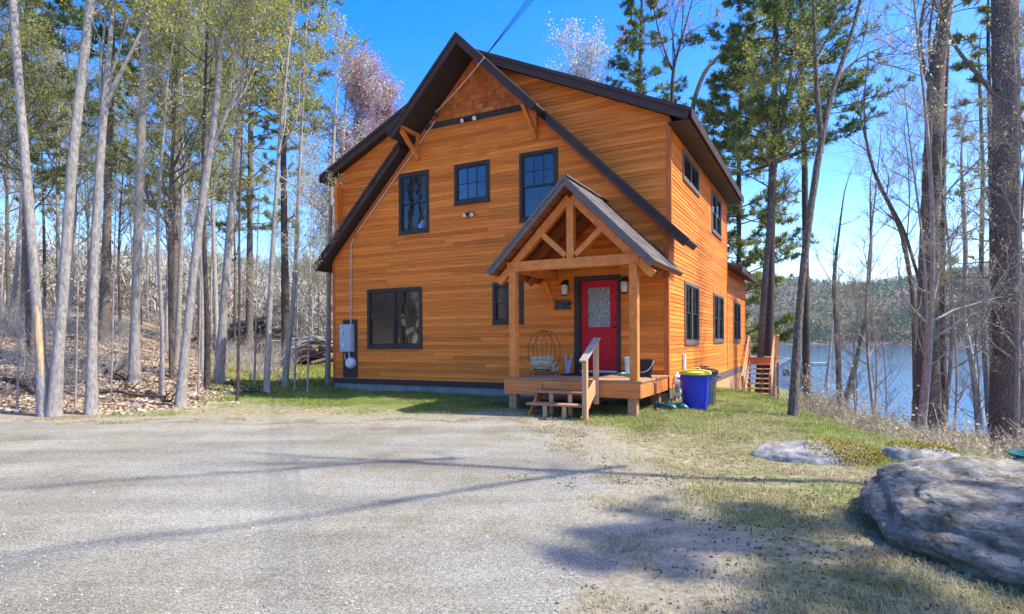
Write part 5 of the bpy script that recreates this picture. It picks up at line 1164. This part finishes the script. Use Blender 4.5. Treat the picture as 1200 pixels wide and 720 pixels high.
scatter(9, 30, 50, 18, 44, 2.4, put_b('budding tree down the bank on the far right', 'budding trees down the right bank'))
scatter(3, 37, 50, 24, 44, 4.0, put_p('pine down the bank on the far right', 'pines down the right bank'))

scatter(8, 25.5, 38, 18, 30, 1.2, lambda k, x_, y_, z: plant('bank_sapling', (x_, y_, z), None, None, 'bare sapling on the bank before the lake', 'bare saplings on the bank', rz=rng.uniform(0, 6.28), meshes=bprotos[rng.integers(0, 2)], sc_=rng.uniform(.28, .5)))
# the smaller groups: say which one by its order from the left
ORD = ['first', 'second', 'third', 'fourth', 'fifth', 'sixth', 'seventh', 'eighth', 'ninth', 'tenth', 'eleventh', 'twelfth']
for gname in ('pines among the left woods', 'budding trees beyond the left lawn', 'budding trees down the right bank', 'bare saplings on the bank', 'pines down the right bank'):
    mem = sorted([o for o in COL.objects if o.get('group') == gname], key=lambda o: o.location.x / o.location.y)
    for k, o in enumerate(mem): o['label'] = o['label'] + ', ' + ORD[k] + ' from the left'

# log piles beyond the lawn
logm = material('dark_log', [(0.02, 0.016, 0.014), (0.055, 0.042, 0.038), (0.11, 0.085, 0.075)], stretch=(2, 12, 12), ns=2, rough=.9, bump=.6, island=.35)
logr = material('red_brown_log', [(0.09, 0.055, 0.045), (0.18, 0.11, 0.09), (0.27, 0.18, 0.15)], stretch=(2, 12, 12), ns=2, rough=.9, bump=.6, island=.3)
logg = material('grey_branch', [(0.20, 0.18, 0.17), (0.30, 0.28, 0.26), (0.40, 0.38, 0.36)], stretch=(2, 8, 8), ns=2, rough=.9, bump=.4, island=.2)
def heap(label, cat, px0, px1, pyb, Y, prof, mat, seed, n, top=None, rmin=.07, rmax=.2):
    rg = np.random.default_rng(seed); c = at((px0 + px1) / 2, pyb, Y); c[2] = gz(c[0], c[1]); wd = (px1 - px0) * Y / FPX
    t = empty('log_heap', tuple(c), 0, label, cat, 'log heaps beyond the lawn')
    for i in range(n):
        u_ = rg.uniform(-.5, .5); h = np.interp(u_ + .5, *prof) * Y / FPX; z = rg.uniform(0, 1) ** .8 * h; y_ = rg.normal(0, .7) * (1 - z / max(h, .1) * .6); L = rg.uniform(1.2, 3.0); an = rg.normal(0, .35); sl = rg.normal(.12, .18)
        m = top if (top is not None and z > h * .62) else mat; r = rg.uniform(rmin, rmax) * (.5 if m is logg else 1)
        p = Vector((u_ * wd, y_, z + r)); d = Vector((math.cos(an), math.sin(an), sl)).normalized() * L / 2
        o = MB().tube([p - d, p + Vector((0, 0, rg.normal(0, .05))), p + d], [r, r * .95, r * .8], 7).build('log', m, t, smooth=True)
    return t
heap('dark heap of stacked logs among the trees, rising to the right', 'log heap', 246, 318, 416, 40, ([0, .3, .6, .8, 1], [16, 24, 36, 42, 16]), logm, 5, 90)
heap('red-brown log pile topped with grey branches beside the house corner', 'log heap', 330, 398, 428, 37, ([0, .15, .5, 1], [18, 30, 34, 30]), logr, 6, 90, logg, .06, .14)

# ================================================================== UNDERGROWTH, GRASS, LEAVES, GRAVEL, FAR WOODS
def brush(name, label, n, region, hmin, hmax, mat, seed, per=10, twr=.006, leafmat=None):
    rg = np.random.default_rng(seed); ph0, ph1, r0, r1 = region
    ph = np.radians(rg.uniform(ph0, ph1, n * 2)); r = np.sqrt(rg.uniform(r0 ** 2, r1 ** 2, n * 2)); x_, y_ = r * np.sin(ph), r * np.cos(ph)
    a = (x_ - HC[0]) * HU[0] + (y_ - HC[1]) * HU[1]; b = (x_ - HC[0]) * HV[0] + (y_ - HC[1]) * HV[1]
    den = fbm(x_ * .25, y_ * .25, seed, 3); ok = ~((a > -10.6) & (a < 2.4) & (b > -5) & (b < 17)) & (den > .40); x_, y_ = x_[ok][:n], y_[ok][:n]; z = hgt(x_, y_); k = z > LAKE_Z + .1; x_, y_, z = x_[k], y_[k], z[k]
    B = len(x_); P = np.repeat(np.stack([x_, y_, z - .03], 1), per, 0) + rg.normal(0, .09, (B * per, 3)) * [1, 1, 0]
    D = unit(rg.normal(0, .45, (B * per, 3)) * [1, 1, 0] + [0, 0, 1]); L = np.repeat(rg.uniform(hmin, hmax, B), per) * rg.uniform(.4, 1.0, B * per)
    b1 = grow(P, D, L, 4, .0, .16, rg); r1_ = taper(twr * (.6 + L * .5), 5, .35); A = Acc(); A.add(*tubes(b1, r1_, 3))
    P2, D2_, rr2, f = sample(b1, r1_, 4, .25, 1., rg); L2 = np.repeat(L, 4) * .35 * rg.uniform(.4, 1.1, len(P2)); b2 = grow(P2, fork(D2_, rg.uniform(.4, 1.0, len(P2)), rg), L2, 2, .05, .15, rg); A.add(*tubes(b2, taper(np.full(len(P2), twr * .5), 3, .5), 3))
    o = link(bpy.data.objects.new(name, A.mesh(name, mat))); tag(o, label, 'undergrowth', kind='stuff')
    if leafmat is not None:
        P3, _, _, _ = sample(b2, taper(np.full(len(b2), .01), 3), 1, .4, 1., rg); s = rg.uniform(.02, .04, len(P3)); LA = Acc(); LA.add(*leaf_quads(P3, s, s * .7, rg))
        link(bpy.data.objects.new('buds', LA.mesh('buds', leafmat)), o)
twigm = material('dry_twig', [(0.28, 0.23, 0.18), (0.44, 0.38, 0.30), (0.56, 0.50, 0.41)], ns=2, rough=.9, island=.3)
brush('undergrowth', 'tangle of bare grey twigs on the floor of the left woods', 380, (-50, -20, 18.5, 46), .5, 2.4, twigm, 5, 8, .008)
brush('undergrowth', 'dry tan brush and stalks on the bank above the lake', 560, (23, 46, 11.5, 34), .4, 1.5, material('tan_stalk', [(0.26, 0.21, 0.14), (0.42, 0.35, 0.24), (0.54, 0.47, 0.35)], ns=2, rough=.9, island=.3), 6, 8, .006, lf_pale)
# fallen branches in the litter
rg = np.random.default_rng(15)
for i, (x0, y0, x1, y1, lab) in enumerate(((10, 447, 52, 470, 'dark fallen branch lying left of the scarred tree'), (118, 430, 158, 462, 'fallen branch slanting left of the straight pine trunk'), (170, 462, 210, 478, 'fallen branch at the foot of the lone grey tree'), (262, 452, 312, 466, 'fallen branch at the lawn edge under the saplings'), (115, 462, 190, 470, 'long thin branch lying in the litter below the straight pine'))):
    a, b = ghit(x0, y0), ghit(x1, y1); t = np.linspace(0, 1, 9)[:, None]; pts_ = a * (1 - t) + b * t; pts_[:, 2] = hgt(pts_[:, 0], pts_[:, 1]) + .05 + .06 * np.abs(np.sin(t[:, 0] * 5)); pts_[:, :2] += rg.normal(0, .05, (9, 2))
    br = empty('fallen_branch', tuple(pts_[0]), 0, lab, 'branch', 'fallen branches in the left woods')
    A = Acc(); P_ = (pts_ - pts_[0])[None]; r_ = taper([.055], 9, .35); A.add(*tubes(P_, r_, 6)); P2, D2_, q, f = sample(P_, r_, 6, .2, .95, rg); A.add(*tubes(grow(P2, fork(D2_, np.full(6, .7), rg), rg.uniform(.3, .8, 6), 3, .08, .12, rg), taper(np.full(6, .018), 4, .3), 4))
    link(bpy.data.objects.new('limb', A.mesh('limb', bark_dark, True)), br)

def blades(name, label, cat, n, sampler, mat, seed, h0, h1, wid, lean, parent=None):
    rg = np.random.default_rng(seed); x_, y_ = sampler(rg, n); z = hgt(x_, y_); N_ = len(x_)
    an = rg.uniform(0, 6.283, N_); h = rg.uniform(h0, h1, N_); ln = rg.uniform(.1, 1.0, N_) * lean; d = np.stack([np.cos(an) * ln, np.sin(an) * ln, np.sqrt(np.clip(1 - ln ** 2, .02, 1))], 1)
    s_ = np.stack([-np.sin(an), np.cos(an), np.zeros(N_)], 1) * (wid * rg.uniform(.6, 1.3, N_))[:, None]; p = np.stack([x_, y_, z - .006], 1)
    m_ = p + d * (h * .55)[:, None]; tip = p + d * h[:, None] * .8 + np.stack([np.cos(an), np.sin(an), -.25 * np.ones(N_)], 1) * (h * .45 * lean)[:, None]
    tip[:, 2] = np.maximum(tip[:, 2], z + .006)
    V = np.stack([p - s_, p + s_, m_ + s_ * .7, m_ - s_ * .7, tip], 1).reshape(-1, 3); i5 = np.arange(N_)[:, None] * 5
    o = np_obj(name, V, [i5 + np.array([[0, 1, 2, 3]]), i5 + np.array([[3, 2, 4]])], mat, parent); tag(o, label, cat, kind='stuff')
    return o
def region(cond, xr, yr, clump=None, bias=1.6):
    def f(rg, n):
        X_, Y_ = [], []; tot = 0
        while tot < n:
            x_ = rg.uniform(*xr, n); y_ = yr[0] + (yr[1] - yr[0]) * rg.uniform(0, 1, n) ** bias; ok = np.abs(x_) < .95 * y_ + .6
            a = (x_ - HC[0]) * HU[0] + (y_ - HC[1]) * HU[1]; b = (x_ - HC[0]) * HV[0] + (y_ - HC[1]) * HV[1]
            ok &= ~((a > -9.75) & (a < .05) & (b > .0) & (b < 14)) & cond(x_, y_, a, b, rg)
            X_.append(x_[ok]); Y_.append(y_[ok]); tot += ok.sum()
            if len(X_) > 60: break
        return np.concatenate(X_)[:n], np.concatenate(Y_)[:n]
    return f
strawm = material('dry_grass_blade', [(0.20, 0.165, 0.075), (0.33, 0.28, 0.135), (0.45, 0.40, 0.23)], ns=1.5, rough=.85, island=.35, hue=.01, trans=.2)
grassm = material('green_grass_blade', [(0.12, 0.17, 0.025), (0.21, 0.27, 0.045), (0.33, 0.36, 0.09)], ns=1.5, rough=.7, island=.35, hue=.02, trans=.3)
not_drive = lambda x_, y_: drive_d(x_, y_) < -0.02
not_rock = lambda x_, y_: (((x_ - 4.06) / 1.02) ** 2 + ((y_ - 4.4) / 1.25) ** 2 > 1) & (((x_ - 3.95) / .8) ** 2 + ((y_ - 7.75) / .5) ** 2 > 1)
blades('dry_grass', 'short matted straw-coloured grass of the yard', 'grass', 125000, region(lambda x_, y_, a, b, rg: (sstep(.05, -1.6, drive_d(x_, y_)) > rg.uniform(0, 1, len(x_))) & not_rock(x_, y_) & (x_ > -.5) & (fbm(x_ * 1.6, y_ * 1.6, 71, 4) > rg.uniform(.25, .53, len(x_))), (-.5, 8.5), (2.6, 15), bias=1.5), strawm, 21, .03, .10, .0022, .97)
def greend(x_, y_, a, b):
    ph = np.degrees(np.arctan2(x_, y_)); r = np.hypot(x_, y_); c = np.exp(-((r - np.interp(ph, PH_C, RC_) + .9) / 1.4) ** 2) * (ph > 12)
    return np.clip(1.1 * c + .62 * sstep(-4.6, -2.0, b) * (b < 1.5) + .6 * sstep(-.5, .8, a) * sstep(-2.4, -1., b) + .16, 0, 1)
blades('green_grass', 'fresh green grass along the house and the crest of the bank', 'grass', 112000, region(lambda x_, y_, a, b, rg: (sstep(-.2, -1.3, drive_d(x_, y_)) > rg.uniform(0, 1, len(x_))) & not_rock(x_, y_) & (fbm(x_ * 1.2 + 4, y_ * 1.2, 73, 4) + .42 * greend(x_, y_, a, b) > rg.uniform(.58, .81, len(x_))) & ((x_ > -9.5 + (y_ - 11) * .3)), (-12, 9.5), (3.0, 20), bias=1.0), grassm, 22, .04, .11, .003, .75)
blades('lawn_tufts', 'sparse grass creeping over the edge of the gravel', 'grass', 16000, region(lambda x_, y_, a, b, rg: (np.abs(drive_d(x_, y_)) < .35) & (fbm(x_ * 2, y_ * 2, 75, 3) > .47), (-12, 3), (3, 13), bias=1.0), strawm, 23, .02, .07, .0025, .9)
blades('lawn_grass', 'sunny grass of the clearing before the log piles', 'grass', 26000, region(lambda x_, y_, a, b, rg: (np.degrees(np.arctan2(x_, y_)) > -27) & (np.degrees(np.arctan2(x_, y_)) < -13), (-20, -3), (17, 38), bias=1.2), material('lawn_blade', [(0.16, 0.19, 0.03), (0.26, 0.28, 0.05), (0.36, 0.35, 0.09)], ns=1, rough=.8, island=.3, trans=.25), 24, .08, .22, .012, .7)
# fallen leaves
def leaf_stuff(name, label, n, sampler, mat, seed, s0, s1):
    rg = np.random.default_rng(seed); x_, y_ = sampler(rg, n); z = hgt(x_, y_); N_ = len(x_); s = rg.uniform(s0, s1, N_); d = unit(rg.normal(size=(N_, 3)) * [1, 1, .35]); c = np.stack([x_, y_, z + s * .3], 1)
    V, F = leaf_quads(c, s, s * .62, rg, d); b = np.cross(d, np.array([0, 0, 1.0])); o = np_obj(name, V, [F], mat); tag(o, label, 'leaves', kind='stuff'); return o
litm = material('dead_leaf', [(0.28, 0.195, 0.125), (0.45, 0.335, 0.235), (0.57, 0.46, 0.35)], ns=1.5, rough=.85, island=.4, hue=.015)
leaf_stuff('leaf_litter', 'brown fallen leaves covering the floor of the left woods', 60000, region(lambda x_, y_, a, b, rg: (x_ + 7.9 + np.clip(y_ - 20, 0, 60) * .3 + vnoise(x_ * .5, y_ * .5, 61) * 1.6 + vnoise(x_ * 1.7, y_ * 1.7, 62) * .8 - 1.2 < rg.normal(-.1, .45, len(x_))) & (y_ > 11.6 + vnoise(x_ * .7, y_ * .7, 63) * 1.2), (-30, -5), (9, 32), bias=1.1), litm, 31, .025, .06)
leaf_stuff('leaf_litter', 'brown fallen leaves among the brush above the lake', 16000, region(lambda x_, y_, a, b, rg: np.hypot(x_, y_) > np.interp(np.degrees(np.arctan2(x_, y_)), PH_C, RC_) + .8, (5, 22), (7, 26), bias=1.2), litm, 32, .03, .07)
leaf_stuff('scattered_leaves', 'dark dead leaves scattered over the yard grass', 5000, region(lambda x_, y_, a, b, rg: (x_ > -.2) & not_rock(x_, y_) & (fbm(x_ * 1.1, y_ * 1.1, 91, 3) > .46), (-.5, 6), (2.7, 12), bias=1.4), material('dark_dead_leaf', [(0.05, 0.035, 0.025), (0.12, 0.08, 0.055), (0.22, 0.15, 0.10)], ns=1, rough=.8, island=.4), 33, .007, .02)
leaf_stuff('drive_leaves', 'small dead leaves blown over the gravel driveway', 900, region(lambda x_, y_, a, b, rg: (drive_d(x_, y_) > -.1) & (fbm(x_ * .8, y_ * .8, 95, 3) > rg.uniform(.35, .6, len(x_))), (-12, 2), (2.8, 12), bias=1.0), litm, 34, .008, .022)
# loose stones on the drive
rg = np.random.default_rng(44); n = 26000; x_ = rg.uniform(-8, 2.2, n); y_ = 2.5 + 9.0 * rg.uniform(0, 1, n) ** 2.0; ok = (np.abs(x_) < .95 * y_ + .5) & (drive_d(x_, y_) > -.15); x_, y_ = x_[ok], y_[ok]; n = len(x_)
s = rg.uniform(.002, .0065, n) * np.where(rg.random(n) < .04, 1.8, 1.0); oc = np.array([(1, 0, 0), (0, 1, 0), (-1, 0, 0), (0, -1, 0), (0, 0, .75), (0, 0, -.75)]); zs = hgt(x_, y_) + np.clip(drive_d(x_, y_) * .03, -.03, .014)
an = rg.uniform(0, 6.28, n); co = np.stack([np.cos(an), np.sin(an)], 1); V = np.tile(oc[None], (n, 1, 1)) * (1 + rg.normal(0, .25, (n, 6, 1))); Vx = V[..., 0] * co[:, :1] - V[..., 1] * co[:, 1:]; Vy = V[..., 0] * co[:, 1:] + V[..., 1] * co[:, :1]
V = np.stack([Vx * 1.25, Vy, V[..., 2]], -1) * s[:, None, None] + np.stack([x_, y_, zs + s * .35], 1)[:, None, :]; ft = np.array([(0, 1, 4), (1, 2, 4), (2, 3, 4), (3, 0, 4), (1, 0, 5), (2, 1, 5), (3, 2, 5), (0, 3, 5)])
stones = np_obj('gravel_stones', V.reshape(-1, 3), [(np.arange(n)[:, None, None] * 6 + ft[None]).reshape(-1, 3)], material('loose_stone', [(0.26, 0.24, 0.21), (0.40, 0.38, 0.35), (0.56, 0.54, 0.51)], ns=3, rough=.9, island=.35)); tag(stones, 'loose pale stones on the gravel driveway', 'gravel', kind='stuff')
moss_on(l1, .35, -.15, .55, .4, 9000); moss_on(l2, 0, 0, .4, .35, 3500)
# yellow blossoms at the foot of the forked tree
g = ghit(1102, 522); yb = empty('yellow_flowers', tuple(g), 0, 'small clump of yellow flowers at the foot of the forked tree', 'flowers')
rg = np.random.default_rng(3); P = np.zeros((26, 3)) + rg.normal(0, .05, (26, 3)) * [1, 1, 0]; st_ = grow(P, unit(rg.normal(0, .35, (26, 3)) * [1, 1, 0] + [0, 0, 1]), rg.uniform(.2, .5, 26), 3, 0, .08, rg); A = Acc(); A.add(*tubes(st_, taper(np.full(26, .005), 4, .7), 3)); link(bpy.data.objects.new('stems', A.mesh('stems', grassm)), yb)
c = np.repeat(st_[:, -1], 7, 0) + rg.normal(0, .025, (182, 3)); s = np.full(182, .022); A = Acc(); A.add(*leaf_quads(c, s, s * .7, rg)); link(bpy.data.objects.new('blossoms', A.mesh('blossoms', material('yellow_petal', [(.62, .46, .01), (.75, .60, .03)], ns=3, rough=.6, trans=.3))), yb)

# far woods: across the lake and on the hill behind the left woods
def far_wood(name, label, n, ph0, ph1, rfun, mat, seed, q, rx, rz, sz, up, asp=.8, vert=0.0):
    rg = np.random.default_rng(seed); ph = rg.uniform(ph0, ph1, n); r = rfun(rg, n, ph); x_, y_ = r * np.sin(np.radians(ph)), r * np.cos(np.radians(ph)); z = hgt(x_, y_); k = z > LAKE_Z - .4; x_, y_, z = x_[k], y_[k], np.maximum(z[k], LAKE_Z); n = len(x_)
    sc_ = rg.uniform(.65, 1.3, n); u_ = unit(rg.normal(size=(n, q, 3))) * rg.uniform(.3, 1, (n, q, 1)) ** .5
    con = vnoise(x_ * .012, y_ * .012, seed) + rg.normal(0, .18, n) > (.42 if asp > .5 else .62); zz = u_[..., 2] * .5 + .5; pin = np.where(con[:, None], 1.15 - zz, 1.0)
    c = np.stack([x_[:, None] + u_[..., 0] * rx * sc_[:, None] * pin, y_[:, None] + u_[..., 1] * rx * sc_[:, None] * pin, z[:, None] + (up + zz * rz) * sc_[:, None]], -1).reshape(-1, 3)
    s = sz * rg.uniform(.5, 1.2, len(c)); V, F = leaf_quads(c, s, s * asp, rg, unit(rg.normal(size=(len(c), 3)) + [0, 0, vert]))
    tn = np.where(con, rg.uniform(0.0, .34, n), rg.uniform(.36, 1.0, n)); tint = np.repeat(np.repeat(tn, q), 4)
    me = np_mesh(name, V, [F], tint=tint); me.materials.append(mat); o = link(bpy.data.objects.new(name, me)); tag(o, label, 'woods', kind='stuff')
fwm = material('far_foliage', [(0.030, 0.075, 0.020), (0.075, 0.14, 0.030), (0.18, 0.21, 0.045), (0.19, 0.135, 0.08), (0.23, 0.165, 0.12), (0.27, 0.20, 0.16)], ns=.02, rough=.9, tint=True, pos=[.1, .3, .45, .6, .75, .9])
def rf_lake(rg, n, ph): return 640 + 60 * np.sin(ph * .09 + 1.0) + 30 * np.sin(ph * .31) - 45 + 820 * rg.uniform(0, 1, n) ** 1.15
far_wood('lakeside_forest', 'wooded ridge of mixed evergreens and bare trees across the lake', 8500, 10, 56, rf_lake, fwm, 51, 26, 4.0, 12, 1.25, 1.0)
far_wood('hill_forest', 'hazy bare woods on the hillside behind the left trees', 5200, -56, -10, lambda rg, n, ph: 78 + 380 * rg.uniform(0, 1, n) ** 1.3, material('hill_foliage', [(0.10, 0.12, 0.05), (0.22, 0.22, 0.10), (0.30, 0.26, 0.21), (0.38, 0.33, 0.28), (0.42, 0.37, 0.33)], ns=.05, rough=.9, tint=True, pos=[.1, .35, .5, .7, .9]), 52, 60, 2.6, 9, .75, .3, .10, 1.3)

# ================================================================== HAZE over the lake and hills
hz_m = bpy.data.materials.new('haze_air'); hz_m.use_nodes = True; t_ = hz_m.node_tree; t_.nodes.remove(t_.nodes['Principled BSDF'])
pv = t_.nodes.new('ShaderNodeVolumePrincipled'); pv.inputs['Color'].default_value = (0.86, 0.92, 1.0, 1); pv.inputs['Density'].default_value = 0.00010; pv.inputs['Anisotropy'].default_value = 0.2
t_.links.new(pv.outputs[0], t_.nodes['Material Output'].inputs['Volume'])
hz = MB().box(-2800, 2800, -2800, 2800, -9, 215).build('haze', hz_m); tag(hz, 'thin pale haze over the lake and hills', 'haze', kind='stuff')
sc.cycles.volume_bounces = 0; sc.cycles.volume_max_steps = 64
